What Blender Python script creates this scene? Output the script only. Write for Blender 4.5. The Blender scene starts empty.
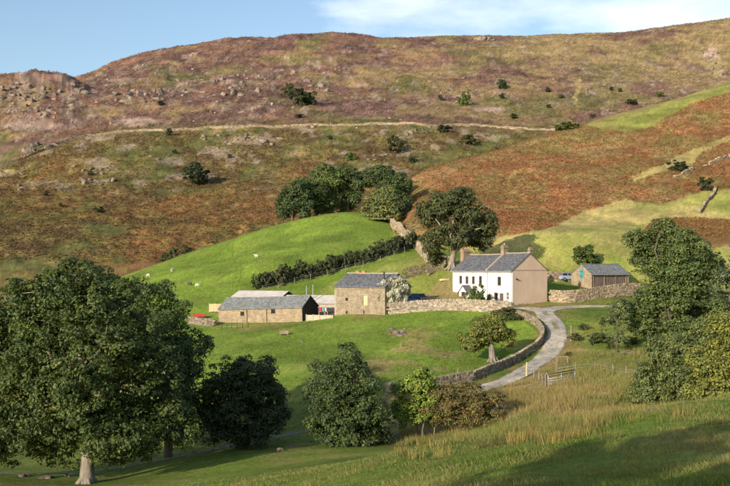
import bpy, bmesh, math, random
import numpy as np

# ------------------------------------------------------------------ camera, sky, sun, exposure
SC = bpy.context.scene
COL = SC.collection
F = 1014.0                                   # focal length in pixels of the 730 px wide photograph
PITCH = math.atan(27 / F); CP, SP = math.cos(PITCH), math.sin(PITCH)
cam_data = bpy.data.cameras.new('camera'); cam_data.lens = 36.0 * F / 730; cam_data.sensor_width = 36.0
cam_data.clip_start = 0.1; cam_data.clip_end = 6000
cam = bpy.data.objects.new('camera', cam_data); COL.objects.link(cam)
cam.location = (0, 0, 0); cam.rotation_euler = (math.pi / 2 + PITCH, 0, 0)
SC.camera = cam

SUN_AZ, SUN_EL = math.radians(37), math.radians(17.5)      # left of straight behind the camera
SUNV = (-math.sin(SUN_AZ) * math.cos(SUN_EL), -math.cos(SUN_AZ) * math.cos(SUN_EL), math.sin(SUN_EL))
world = bpy.data.worlds.new('World'); SC.world = world; world.use_nodes = True
wn, wl = world.node_tree.nodes, world.node_tree.links
wn.clear()
w_out = wn.new('ShaderNodeOutputWorld'); w_bg = wn.new('ShaderNodeBackground'); w_sky = wn.new('ShaderNodeTexSky')
w_sky.sky_type = 'NISHITA'; w_sky.sun_disc = False
w_sky.sun_elevation = SUN_EL; w_sky.sun_rotation = math.pi + SUN_AZ
w_sky.air_density = 1.0; w_sky.dust_density = 1.1; w_sky.ozone_density = 1.6
w_tc = wn.new('ShaderNodeTexCoord'); w_map = wn.new('ShaderNodeMapping'); w_map.inputs['Scale'].default_value = (1, 1, 3.2)
w_map.inputs['Location'].default_value = (0.28, 0.0, 0.31)
w_n = wn.new('ShaderNodeTexNoise'); w_n.inputs['Scale'].default_value = 2.6; w_n.inputs['Detail'].default_value = 9; w_n.inputs['Roughness'].default_value = 0.58
w_r = wn.new('ShaderNodeValToRGB'); w_r.color_ramp.elements[0].position = 0.52; w_r.color_ramp.elements[1].position = 0.66
w_mix = wn.new('ShaderNodeMix'); w_mix.data_type = 'RGBA'
w_mix.inputs[7].default_value = (6.4, 6.7, 7.2, 1)
w_mul = wn.new('ShaderNodeMath'); w_mul.operation = 'MULTIPLY'; w_mul.inputs[1].default_value = 0.7
wl.new(w_tc.outputs['Generated'], w_map.inputs['Vector']); wl.new(w_map.outputs[0], w_n.inputs['Vector'])
wl.new(w_n.outputs['Fac'], w_r.inputs[0]); wl.new(w_r.outputs[0], w_mul.inputs[0]); wl.new(w_mul.outputs[0], w_mix.inputs[0])
wl.new(w_sky.outputs[0], w_mix.inputs[6]); wl.new(w_mix.outputs[2], w_bg.inputs[0]); wl.new(w_bg.outputs[0], w_out.inputs[0])
w_bg.inputs['Strength'].default_value = 0.135
sun_data = bpy.data.lights.new('sun', 'SUN'); sun_data.energy = 4.6; sun_data.angle = math.radians(0.5); sun_data.color = (1.0, 0.88, 0.70)
sun = bpy.data.objects.new('sun', sun_data); COL.objects.link(sun)
from mathutils import Vector
sun.rotation_euler = Vector(SUNV).to_track_quat('Z', 'Y').to_euler()
SC.view_settings.view_transform = 'Standard'; SC.view_settings.look = 'None'
SC.view_settings.exposure = 0.5; SC.view_settings.gamma = 1.0; SC.view_settings.use_curve_mapping = False
SC.cycles.max_bounces = 5; SC.cycles.diffuse_bounces = 2; SC.cycles.glossy_bounces = 2
SC.cycles.transmission_bounces = 3; SC.cycles.transparent_max_bounces = 6; SC.cycles.volume_bounces = 0
SC.cycles.caustics_reflective = False; SC.cycles.caustics_refractive = False

# ------------------------------------------------------------------ pixel / ground helpers
def P(px, py, d):
    u = (px - 365) / F; v = (243 - py) / F
    y = CP - v * SP; z = SP + v * CP; t = d / y
    return (u * t, d, z * t)
def proj(x, y, z):
    dep = np.maximum(y * CP + z * SP, 1e-3); up = -y * SP + z * CP
    return 365 + F * x / dep, 243 - F * up / dep
def _h(ix, iy, s):
    n = (ix.astype(np.int64) * 374761393 + iy.astype(np.int64) * 668265263 + s * 1442695041) & 0xffffffff
    n = ((n ^ (n >> 13)) * 1274126177) & 0xffffffff
    return ((n ^ (n >> 16)) & 0xffff) / 65535.0
def vnoise(x, y, s=0):
    ix = np.floor(x); iy = np.floor(y); fx = x - ix; fy = y - iy
    fx = fx * fx * (3 - 2 * fx); fy = fy * fy * (3 - 2 * fy)
    ix = ix.astype(np.int64); iy = iy.astype(np.int64)
    a = _h(ix, iy, s); b = _h(ix + 1, iy, s); c = _h(ix, iy + 1, s); d = _h(ix + 1, iy + 1, s)
    return (a * (1 - fx) + b * fx) * (1 - fy) + (c * (1 - fx) + d * fx) * fy
def fbm(x, y, s=0, o=4, g=0.5):
    t = 0; a = 1; n = 0
    for i in range(o):
        t = t + a * vnoise(x * 2 ** i + i * 17.3, y * 2 ** i - i * 9.1, s + i); n += a; a *= g
    return t / n
def sstep(a, b, x):
    t = np.clip((x - a) / (b - a), 0, 1); return t * t * (3 - 2 * t)

# ------------------------------------------------------------------ the lie of the land
def tps(pts,lam=0.0):
    p=np.array(pts,float); xy=p[:,:2]/100.; n=len(p)
    def U(a,b):
        r2=((a[:,None,:]-b[None])**2).sum(-1); return 0.5*r2*np.log(r2+1e-12)
    A=np.zeros((n+3,n+3)); A[:n,:n]=U(xy,xy)+lam*np.eye(n)
    A[:n,n]=1;A[:n,n+1:]=xy;A[n,:n]=1;A[n+1:,:n]=xy.T
    w=np.linalg.solve(A,np.r_[p[:,2],0,0,0])
    def f(x,y):
        x=np.asarray(x,float);y=np.asarray(y,float); sh=x.shape
        q=np.stack([x.ravel(),y.ravel()],1)/100.; out=np.empty(len(q))
        for i in range(0,len(q),60000):
            s=q[i:i+60000]; out[i:i+60000]=U(s,xy)@w[:n]+w[n]+s@w[n+1:]
        return out.reshape(sh)
    return f
def W(l): return [P(*a) for a in l]
# valley floor, terrace, near slope
A_pts=W([(217,328,168),(305,321.5,164),(260,325,166),(333,318,162),(400,313,160),(250,350,140),(320,350,138),(420,345,136),(330,384,110),(400,375,114),
 (455,306,160),(493,361,127),(513,306.5,160),(535,308,156),(575,307,160),(615,306,160),(560,340,133),(530,365,120),(490,383,110),(600,350,125),(640,345,122),
 (600,400,86),(560,410,84),(520,415,88),(640,410,84),(460,437,88),(400,440,90),(350,447,86),(280,449,88),(240,452,86),(90,484,78),(150,470,84),(50,474,84),(20,470,92),(200,452,93),(-60,470,85),
 (90,420,120),(-50,400,150),(100,350,165),(0,345,185),(190,330,172),
 (548,300,168),(575,291,178),(622,289,178),(700,290,180),(760,300,170),(453,282,178),(450,268,185),(405,304.5,166),(417,302,170),(420,290,181),(420,272,190),(560,289,181),(570,288,183),(330,309,180),(270,311,180),(209,312,182),
 (730,330,130),(800,330,130),(700,390,88),(740,398,80),(790,395,85),
 (730,400,46),(650,414,45),(560,428,43),(480,441,43),(400,454,45),(300,472,50),(230,484,56),(730,486,22),(560,486,26),(420,486,31),(300,489,40),(150,500,50),(0,500,60),(60,490,70),(820,390,46),(830,480,20),
 (690,404,60),(600,424,60),(520,437,62)]) + [(0,0,-1.7),(8,2,-1.6),(-10,5,-4),(10,8,-2.4),(-25,25,-9.5),(-40,10,-9),(40,10,-1),(0,-20,1),(-40,-20,-5),(40,-20,4),(0,10,-3.0)]
A_pts+= [(x,245,-6) for x in (-90,-60,-30)]+[(0,250,0),(40,240,1),(80,240,2),(110,235,2),(-90,200,-8),(-130,200,-9)]+[(x,330,-20) for x in (-120,0,130)]
K_pts=W([(150,285,215),(200,305,188),(250,292,196),(300,279,203),(330,272,206),(400,262,200),(440,268,190),(280,262,212),(340,245,225),(410,248,214),(200,270,222),(230,255,238),
 (130,277,232),(165,263,242),(200,250,250),(260,230,262),(330,214.5,270),(365,214,268),(390,222,258),(400,232,245),(420,250,212),(445,262,195)])
K_pts+=[(-60,275,-6),(-40,300,-6),(-15,310,3),(10,310,4),(25,290,3),(-70,215,-7),(-60,190,-9),(-30,180,-8),(0,172,-7),(30,172,-4),(-100,250,-16),(60,200,-4),(60,250,-10),(0,360,-15),(-80,340,-20)]
S_pts=W([(500,250,202),(470,240,215),(445,232,225),(430,222,240),(415,208,258),(540,250,198),(560,258,194),(620,262,190),(680,262,190),(740,262,190),(560,225,225),(620,225,222),(690,222,222),(740,215,225),
 (480,205,255),(560,180,275),(640,170,272),(730,170,268),(450,200,262),(730,120,320),(650,135,315),(560,155,308),(480,180,285),
 (398,196,292),(410,180,300),(450,165.5,310),(520,143,330),(590,121.5,350),(640,107,360),(730,82,380),(800,60,395)])
S_pts+=[(x+8,y+55,z-13) for x,y,z in W([(410,180,300),(450,165,310),(520,143,330),(590,122,350),(640,107,360),(730,82,380),(800,62,395)])]
S_pts+=[(x+15,y+140,z-50) for x,y,z in W([(410,180,300),(520,143,330),(640,107,360),(800,62,395)])]
S_pts+=W([(395,230,240),(380,215,290)])+[(15,350,0),(0,330,-5),(0,250,-5),(10,215,-6),(40,180,-8),(100,160,-12)]
F_pts=W([(x,270,280) for x in (-80,60,200,340,480)]+[(x,240,308) for x in (-80,100,250)]+[(x,200,365) for x in (-80,60,200,330)]+[(x,165,425) for x in (60,200,330,450)]+[(-60,190,420),
 (0,166,440),(60,143,465),(110,133,480),(200,128.5,484),(300,126.5,484),(380,124,484),(450,125.5,488),(556,130.5,494),(650,125,500),(760,115,505),
 (100,105,540),(160,95,565),(300,97,560),(420,95,565),(560,95,570),(680,92,570),(780,80,570),(-60,140,480),(0,125,500),(50,118,520),
 (300,70,640),(440,66,650),(600,66,650),(750,58,650),(170,72,640),(120,78,640),
 (76,80,700),(100,70.5,715),(130,62,730),(170,53,740),(200,47.5,745),(260,42.5,750),(300,39,750),(340,35.5,750),(380,39,755),(440,38.5,755),(500,37,755),(560,36,760),(640,30,765),(730,20,775),(800,12,780)])
F_pts+=[(x,y+120,z-25) for x,y,z in W([(76,80,700),(200,47,745),(340,35,750),(500,37,755),(640,30,765),(800,12,780),(-100,82,690)])]
L_pts=W([(-80,82,560),(0,75.5,575),(40,73.5,580),(65,77,585),(85,87,585),(103,100,575),(-60,100,540),(0,110,530),(50,105,545),(90,112,545),(0,140,485),(60,136,490),(100,130,505),(115,118,535)])
L_pts+=[(x+5,y+60,z-25) for x,y,z in W([(-80,82,560),(0,75.5,575),(40,73.5,580),(85,87,585)])]+[(-100,575,20),(-90,620,40),(-90,500,10),(-200,400,-20),(-240,450,0)]
fA,fK,fS,fF,fL=tps(A_pts,1e-4),tps(K_pts,1e-4),tps(S_pts,1e-4),tps(F_pts,1e-4),tps(L_pts,1e-4)
def smax(a,b,k):
    h=np.clip(0.5+0.5*(a-b)/k,0,1); return b*(1-h)+a*h+k*h*(1-h)
def layers(x, y):
    x = np.asarray(x, float); y = np.asarray(y, float)
    y = np.maximum(y, -20.); lim = 0.5 * np.abs(y) + 60; x = np.clip(x, -lim, lim)
    yc = np.minimum(y, 900.)
    a = fA(x, np.minimum(y, 330.))
    k = np.where((x > -95) & (x < 44) & (y > 150) & (y < 340), fK(x, y), -60.)
    s = np.where((y > 165) & (y < 560) & (x > -5), fS(x, np.clip(y, 0, 560)), -60.)
    f = np.where(y > 230, fF(x, yc), -60.)
    l = np.where((y > 380) & (x < -60), fL(x, yc), -60.)
    return a, k, s, f, l
def hfull(x, y, want_layer=False):
    x = np.asarray(x, float); y = np.asarray(y, float)
    a, k, s, f, l = layers(x, y)
    # relief that each kind of land has: crags and gullies on the fell, bracken hummocks, smooth pasture
    rid = 1 - np.abs(2 * fbm(x / 38, y / 70, 5, 4) - 1)
    fe = 4.2 * (fbm(x / 60, y / 90, 1, 4) - 0.5) + 2.0 * (rid - 0.7) + 1.0 * (fbm(x / 3.1, y / 3.1, 9, 2) - .5) + 1.5 * sstep(.54, .68, fbm(x / 26, y / 15, 23, 4)) * sstep(505, 540, y) * sstep(60, -30, x)
    fe = fe * sstep(235, 300, y)
    f = f + fe; l = l + fe * .7 + 2.2 * (np.abs(2 * fbm(x / 5, y / 9, 31, 3) - 1) - .3)
    s = s + 2.6 * (fbm(x / 45, y / 45, 11, 3) - .5) * sstep(215, 260, y) + 1.0 * (fbm(x / 2.2, y / 2.2, 13, 2) - .5) * sstep(200, 240, y)
    k = k + 0.5 * (fbm(x / 14, y / 14, 15, 3) - .5)
    near = sstep(70, 40, y)
    a = a + 0.30 * (fbm(x / 6, y / 6, 17, 3) - .5) + near * 0.5 * (fbm(x / 3.5, y / 3.5, 19, 3) - .5)
    z = smax(a, k, 1.0); z = smax(z, s, 1.5); f2 = smax(f, l, 3.0); z = smax(z, f2, 2.0)
    if want_layer:
        return z, np.argmax(np.stack([a, k, s, f, l]), 0)
    return z
def H(x, y):
    return float(hfull(np.array([x]), np.array([y]))[0])
_ds = 15 * 1.0025 ** np.arange(1610)
def G(px, py, dmin=15.0, dmax=900.0):
    """ground point that shows at pixel (px, py), nearest beyond dmin"""
    u = (px - 365) / F; v = (243 - py) / F
    t = _ds / (CP - v * SP); x = u * t; zr = (SP + v * CP) * t
    z = hfull(x, _ds)
    ok = (z >= zr) & (_ds >= dmin) & (_ds <= dmax)
    i = int(np.argmax(ok)) if ok.any() else int(np.argmin(np.abs(_ds - (dmax if dmax < 900 else 500))))
    return (float(x[i]), float(_ds[i]), float(z[i]))
def GD(px, d):
    """ground point under pixel column px at distance d"""
    z = 0.
    for _ in range(4):
        x = (px - 365) / F * (d * CP + z * SP); z = H(x, d)
    return (x, d, z)

# ------------------------------------------------------------------ materials
def new_mat(name):
    m = bpy.data.materials.new(name); m.use_nodes = True
    nt = m.node_tree; b = nt.nodes['Principled BSDF']; return m, nt, nt.nodes, nt.links, b
def mixnode(N, L, a, b, fac, blend='MIX'):
    n = N.new('ShaderNodeMix'); n.data_type = 'RGBA'; n.blend_type = blend
    for i, s in ((6, a), (7, b), (0, fac)):
        if hasattr(s, 'is_linked') or hasattr(s, 'links'): L.new(s, n.inputs[i])
        else: n.inputs[i].default_value = s if i == 0 else (*s, 1)
    return n.outputs[2]
def noise_mat(name, c1, c2, scale=3.0, rough=0.9, bump=0.3, detail=6, bscale=None, spec=0.2, stretch=(1, 1, 1), metal=0.0):
    m, nt, N, L, b = new_mat(name)
    tc = N.new('ShaderNodeTexCoord'); mp = N.new('ShaderNodeMapping'); mp.inputs['Scale'].default_value = stretch
    L.new(tc.outputs['Object'], mp.inputs[0])
    n = N.new('ShaderNodeTexNoise'); n.inputs['Scale'].default_value = scale; n.inputs['Detail'].default_value = detail; n.inputs['Roughness'].default_value = .65
    L.new(mp.outputs[0], n.inputs['Vector'])
    r = N.new('ShaderNodeValToRGB'); r.color_ramp.elements[0].position = .32; r.color_ramp.elements[1].position = .68
    r.color_ramp.elements[0].color = (*c1, 1); r.color_ramp.elements[1].color = (*c2, 1)
    L.new(n.outputs['Fac'], r.inputs[0]); L.new(r.outputs[0], b.inputs['Base Color'])
    b.inputs['Roughness'].default_value = rough; b.inputs['Specular IOR Level'].default_value = spec; b.inputs['Metallic'].default_value = metal
    if bump:
        n2 = N.new('ShaderNodeTexNoise'); n2.inputs['Scale'].default_value = bscale or scale * 3; n2.inputs['Detail'].default_value = 4
        L.new(mp.outputs[0], n2.inputs['Vector'])
        bp = N.new('ShaderNodeBump'); bp.inputs['Strength'].default_value = bump; bp.inputs['Distance'].default_value = .05
        L.new(n2.outputs['Fac'], bp.inputs['Height']); L.new(bp.outputs[0], b.inputs['Normal'])
    return m
def stone_mat(name, c1, c2, mortar, sx=1.0, bw=0.42, rh=0.17):
    """rubble masonry: two brick patterns on x+y and z, broken up by noise"""
    m, nt, N, L, b = new_mat(name)
    tc = N.new('ShaderNodeTexCoord'); sep = N.new('ShaderNodeSeparateXYZ'); L.new(tc.outputs['Object'], sep.inputs[0])
    ad = N.new('ShaderNodeMath'); L.new(sep.outputs[0], ad.inputs[0]); L.new(sep.outputs[1], ad.inputs[1])
    cb = N.new('ShaderNodeCombineXYZ'); L.new(ad.outputs[0], cb.inputs[0]); L.new(sep.outputs[2], cb.inputs[1])
    nz = N.new('ShaderNodeTexNoise'); nz.inputs['Scale'].default_value = 2.2; nz.inputs['Detail'].default_value = 3
    L.new(tc.outputs['Object'], nz.inputs['Vector'])
    va = N.new('ShaderNodeVectorMath'); va.operation = 'MULTIPLY_ADD'; va.inputs[1].default_value = (.22, .22, 0)
    L.new(nz.outputs['Color'], va.inputs[0]); L.new(cb.outputs[0], va.inputs[2])
    br = N.new('ShaderNodeTexBrick'); br.inputs['Scale'].default_value = 1; br.inputs['Brick Width'].default_value = bw; br.inputs['Row Height'].default_value = rh
    br.inputs['Mortar Size'].default_value = .018; br.inputs['Mortar Smooth'].default_value = .4; br.inputs['Bias'].default_value = 0
    br.inputs['Color1'].default_value = (*c1, 1); br.inputs['Color2'].default_value = (*c2, 1); br.inputs['Mortar'].default_value = (*mortar, 1)
    L.new(va.outputs[0], br.inputs['Vector'])
    n2 = N.new('ShaderNodeTexNoise'); n2.inputs['Scale'].default_value = 1.1; n2.inputs['Detail'].default_value = 7; n2.inputs['Roughness'].default_value = .7
    L.new(tc.outputs['Object'], n2.inputs['Vector'])
    r2 = N.new('ShaderNodeValToRGB'); r2.color_ramp.elements[0].color = (.62, .6, .58, 1); r2.color_ramp.elements[1].color = (1.25, 1.2, 1.1, 1)
    r2.color_ramp.elements[0].position = .3; r2.color_ramp.elements[1].position = .72
    L.new(n2.outputs['Fac'], r2.inputs[0])
    L.new(mixnode(N, L, br.outputs['Color'], r2.outputs[0], 1.0, 'MULTIPLY'), b.inputs['Base Color'])
    b.inputs['Roughness'].default_value = .92; b.inputs['Specular IOR Level'].default_value = .15
    bp = N.new('ShaderNodeBump'); bp.inputs['Strength'].default_value = .9; bp.inputs['Distance'].default_value = .06; bp.invert = True
    L.new(br.outputs['Fac'], bp.inputs['Height']); L.new(bp.outputs[0], b.inputs['Normal'])
    return m
def slate_mat(name, c1, c2, moss=(.10, .10, .05), mossamt=0.35):
    m, nt, N, L, b = new_mat(name)
    tc = N.new('ShaderNodeTexCoord'); sep = N.new('ShaderNodeSeparateXYZ'); L.new(tc.outputs['Object'], sep.inputs[0])
    cb = N.new('ShaderNodeCombineXYZ'); L.new(sep.outputs[0], cb.inputs[0]); L.new(sep.outputs[2], cb.inputs[1])
    br = N.new('ShaderNodeTexBrick'); br.inputs['Scale'].default_value = 1; br.inputs['Brick Width'].default_value = .38; br.inputs['Row Height'].default_value = .16
    br.inputs['Mortar Size'].default_value = .012; br.inputs['Color1'].default_value = (*c1, 1); br.inputs['Color2'].default_value = (*c2, 1)
    br.inputs['Mortar'].default_value = tuple(v * .45 for v in c1) + (1,)
    L.new(cb.outputs[0], br.inputs['Vector'])
    n2 = N.new('ShaderNodeTexNoise'); n2.inputs['Scale'].default_value = .9; n2.inputs['Detail'].default_value = 8; n2.inputs['Roughness'].default_value = .72
    L.new(tc.outputs['Object'], n2.inputs['Vector'])
    rr = N.new('ShaderNodeValToRGB'); rr.color_ramp.elements[0].position = .5; rr.color_ramp.elements[1].position = .75
    rr.color_ramp.elements[1].color = (mossamt,) * 3 + (1,)
    L.new(n2.outputs['Fac'], rr.inputs[0])
    L.new(mixnode(N, L, br.outputs['Color'], moss, rr.outputs[0]), b.inputs['Base Color'])
    b.inputs['Roughness'].default_value = .62; b.inputs['Specular IOR Level'].default_value = .35
    bp = N.new('ShaderNodeBump'); bp.inputs['Strength'].default_value = .7; bp.inputs['Distance'].default_value = .03; bp.invert = True
    L.new(br.outputs['Fac'], bp.inputs['Height']); L.new(bp.outputs[0], b.inputs['Normal'])
    return m
def attr_mat(name, rough=.9, spec=.15, nscale=6.0, namt=.35, bump=0.0, trans=0.0, nscale2=None):
    """colour from the 'Col' attribute, broken up by noise; optional light through leaves"""
    m, nt, N, L, b = new_mat(name)
    at = N.new('ShaderNodeAttribute'); at.attribute_name = 'Col'
    col = at.outputs['Color']
    if namt:
        tc = N.new('ShaderNodeTexCoord'); n = N.new('ShaderNodeTexNoise'); n.inputs['Scale'].default_value = nscale; n.inputs['Detail'].default_value = 6; n.inputs['Roughness'].default_value = .7
        L.new(tc.outputs['Object'], n.inputs['Vector'])
        r = N.new('ShaderNodeValToRGB'); r.color_ramp.elements[0].position = .3; r.color_ramp.elements[1].position = .7
        lo, hi = 1 - namt, 1 + namt
        r.color_ramp.elements[0].color = (lo, lo, lo, 1); r.color_ramp.elements[1].color = (hi, hi, hi, 1)
        L.new(n.outputs['Fac'], r.inputs[0]); col = mixnode(N, L, col, r.outputs[0], 1.0, 'MULTIPLY')
        if nscale2:
            n3 = N.new('ShaderNodeTexNoise'); n3.inputs['Scale'].default_value = nscale2; n3.inputs['Detail'].default_value = 5
            L.new(tc.outputs['Object'], n3.inputs['Vector'])
            r3 = N.new('ShaderNodeValToRGB'); r3.color_ramp.elements[0].position = .35; r3.color_ramp.elements[1].position = .65
            r3.color_ramp.elements[0].color = (.72, .74, .72, 1); r3.color_ramp.elements[1].color = (1.22, 1.18, 1.12, 1)
            L.new(n3.outputs['Fac'], r3.inputs[0]); col = mixnode(N, L, col, r3.outputs[0], 1.0, 'MULTIPLY')
        if bump:
            bp = N.new('ShaderNodeBump'); bp.inputs['Strength'].default_value = bump; bp.inputs['Distance'].default_value = .25
            L.new(n.outputs['Fac'], bp.inputs['Height']); L.new(bp.outputs[0], b.inputs['Normal'])
    L.new(col, b.inputs['Base Color']); b.inputs['Roughness'].default_value = rough; b.inputs['Specular IOR Level'].default_value = spec
    if trans:
        tr = N.new('ShaderNodeBsdfTranslucent'); L.new(mixnode(N, L, col, (1.25, 1.2, .6), 1.0, 'MULTIPLY'), tr.inputs['Color'])
        mx = N.new('ShaderNodeMixShader'); mx.inputs[0].default_value = trans
        L.new(b.outputs[0], mx.inputs[1]); L.new(tr.outputs[0], mx.inputs[2]); L.new(mx.outputs[0], N['Material Output'].inputs[0])
    return m
def plain(name, c, rough=.6, spec=.3, metal=0.0):
    return noise_mat(name, tuple(v * .85 for v in c), tuple(min(v * 1.1, .95) for v in c), 4.0, rough, .08, 4, 20, spec, metal=metal)
M = {}
M['ground'] = attr_mat('ground_cover', .95, .08, 1.6, .30, .55, 0, .11)
M['leaf'] = attr_mat('foliage', .5, .3, 1, 0, 0, .2)
M['grass'] = attr_mat('grass_blades', .6, .2, 1, 0, 0, .35)
M['drystone'] = attr_mat('dry_stone', .95, .1, 5.0, .30, .5)
M['rock'] = attr_mat('lichen_rock', .95, .1, .9, .45, .9, 0, .25)
M['bark'] = noise_mat('bark', (.055, .045, .034), (.16, .135, .10), 3.0, .95, .9, 8, 7, .1, (1, 1, .3))
M['barkpale'] = noise_mat('pale_bark', (.12, .10, .08), (.30, .26, .21), 3.0, .95, .8, 8, 7, .1, (1, 1, .3))
M['white'] = noise_mat('limewash', (.54, .52, .48), (.78, .77, .75), .7, .9, .2, 9, 14, .15, (1, 1, .35))
M['tan'] = noise_mat('roughcast_render', (.49, .365, .27), (.59, .445, .335), .55, .95, .35, 8, 18, .1)
M['tandark'] = noise_mat('roughcast_band', (.36, .24, .18), (.42, .28, .22), 2, .95, .2)
M['slate'] = slate_mat('blue_slate', (.075, .078, .09), (.17, .172, .185), (.16, .145, .10), .55)
M['slateold'] = slate_mat('old_green_slate', (.12, .13, .135), (.27, .28, .27), (.20, .19, .12), .7)
M['fibre'] = noise_mat('fibre_cement_sheet', (.42, .38, .34), (.56, .52, .48), .8, .85, .2, 7, 9, .2)
M['stone'] = stone_mat('rubble_stone', (.42, .335, .235), (.28, .225, .165), (.36, .30, .22))
M['stonegrey'] = stone_mat('grey_rubble_stone', (.36, .30, .225), (.24, .205, .16), (.32, .275, .21))
M['quoin'] = noise_mat('dressed_stone', (.26, .22, .17), (.40, .34, .26), 2, .9, .3)
M['chim'] = stone_mat('chimney_stone', (.34, .25, .19), (.26, .19, .15), (.36, .28, .22), bw=.35, rh=.2)
M['conc'] = noise_mat('weathered_concrete', (.33, .28, .22), (.45, .39, .31), 1.2, .9, .2)
M['wood'] = noise_mat('weathered_wood', (.16, .12, .085), (.33, .26, .19), 3, .85, .3, 6, 12, .15, (1, 1, .15))
M['woodpale'] = noise_mat('sawn_timber', (.46, .33, .18), (.60, .46, .28), 3, .8, .2, 6, 12, .15, (1, 1, .2))
M['wooddark'] = noise_mat('creosoted_boards', (.025, .023, .022), (.06, .052, .046), 3, .8, .3, 6, 9, .2, (1, 1, .2))
M['boardbrown'] = noise_mat('brown_boards', (.11, .085, .07), (.20, .155, .13), 3, .85, .3, 6, 9, .15, (1, 1, .2))
M['frame'] = plain('window_paint_brown', (.12, .07, .05), .5)
M['framewhite'] = plain('window_paint_white', (.75, .74, .72), .5)
M['teal'] = plain('teal_paint', (.05, .26, .27), .5)
M['pipe'] = plain('grey_pipe', (.30, .30, .30), .5)
M['black'] = plain('black_iron', (.03, .03, .03), .5)
M['galv'] = plain('galvanised_steel', (.42, .43, .44), .45, .4, .5)
M['glass'], _, _n, _l, _b = new_mat('window_glass')
_b.inputs['Base Color'].default_value = (.02, .022, .025, 1); _b.inputs['Roughness'].default_value = .08; _b.inputs['Specular IOR Level'].default_value = .5
def paint(name, c):
    m, nt, N, L, b = new_mat(name); b.inputs['Roughness'].default_value = .35; b.inputs['Coat Weight'].default_value = .4
    n = N.new('ShaderNodeTexNoise'); n.inputs['Scale'].default_value = 3; r = N.new('ShaderNodeValToRGB')
    r.color_ramp.elements[0].color = tuple(v * .75 for v in c) + (1,); r.color_ramp.elements[1].color = (*c, 1)
    L.new(n.outputs['Fac'], r.inputs[0]); L.new(r.outputs[0], b.inputs['Base Color']); return m
M['carblue'] = paint('blue_car_paint', (.05, .17, .42)); M['carnavy'] = paint('dark_blue_car_paint', (.02, .05, .16)); M['carpale'] = paint('pale_blue_car_paint', (.42, .55, .66))
M['red'] = paint('red_paint', (.45, .045, .04)); M['orange'] = paint('orange_paint', (.62, .19, .05)); M['blue'] = paint('blue_drum', (.10, .30, .45))
M['tyre'] = plain('tyre_rubber', (.025, .025, .026), .8)
M['wool'] = noise_mat('sheep_wool', (.52, .47, .38), (.72, .68, .58), 6, .98, .7, 5, 14, .05)
M['wooldark'] = noise_mat('dark_sheep_wool', (.05, .045, .04), (.10, .09, .08), 6, .98, .7, 5, 14, .05)
M['track'] = attr_mat('track_gravel', .95, .1, 2.4, .32, .6, 0, .45)
M['berry'] = plain('red_berries', (.30, .03, .02), .4)

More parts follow.
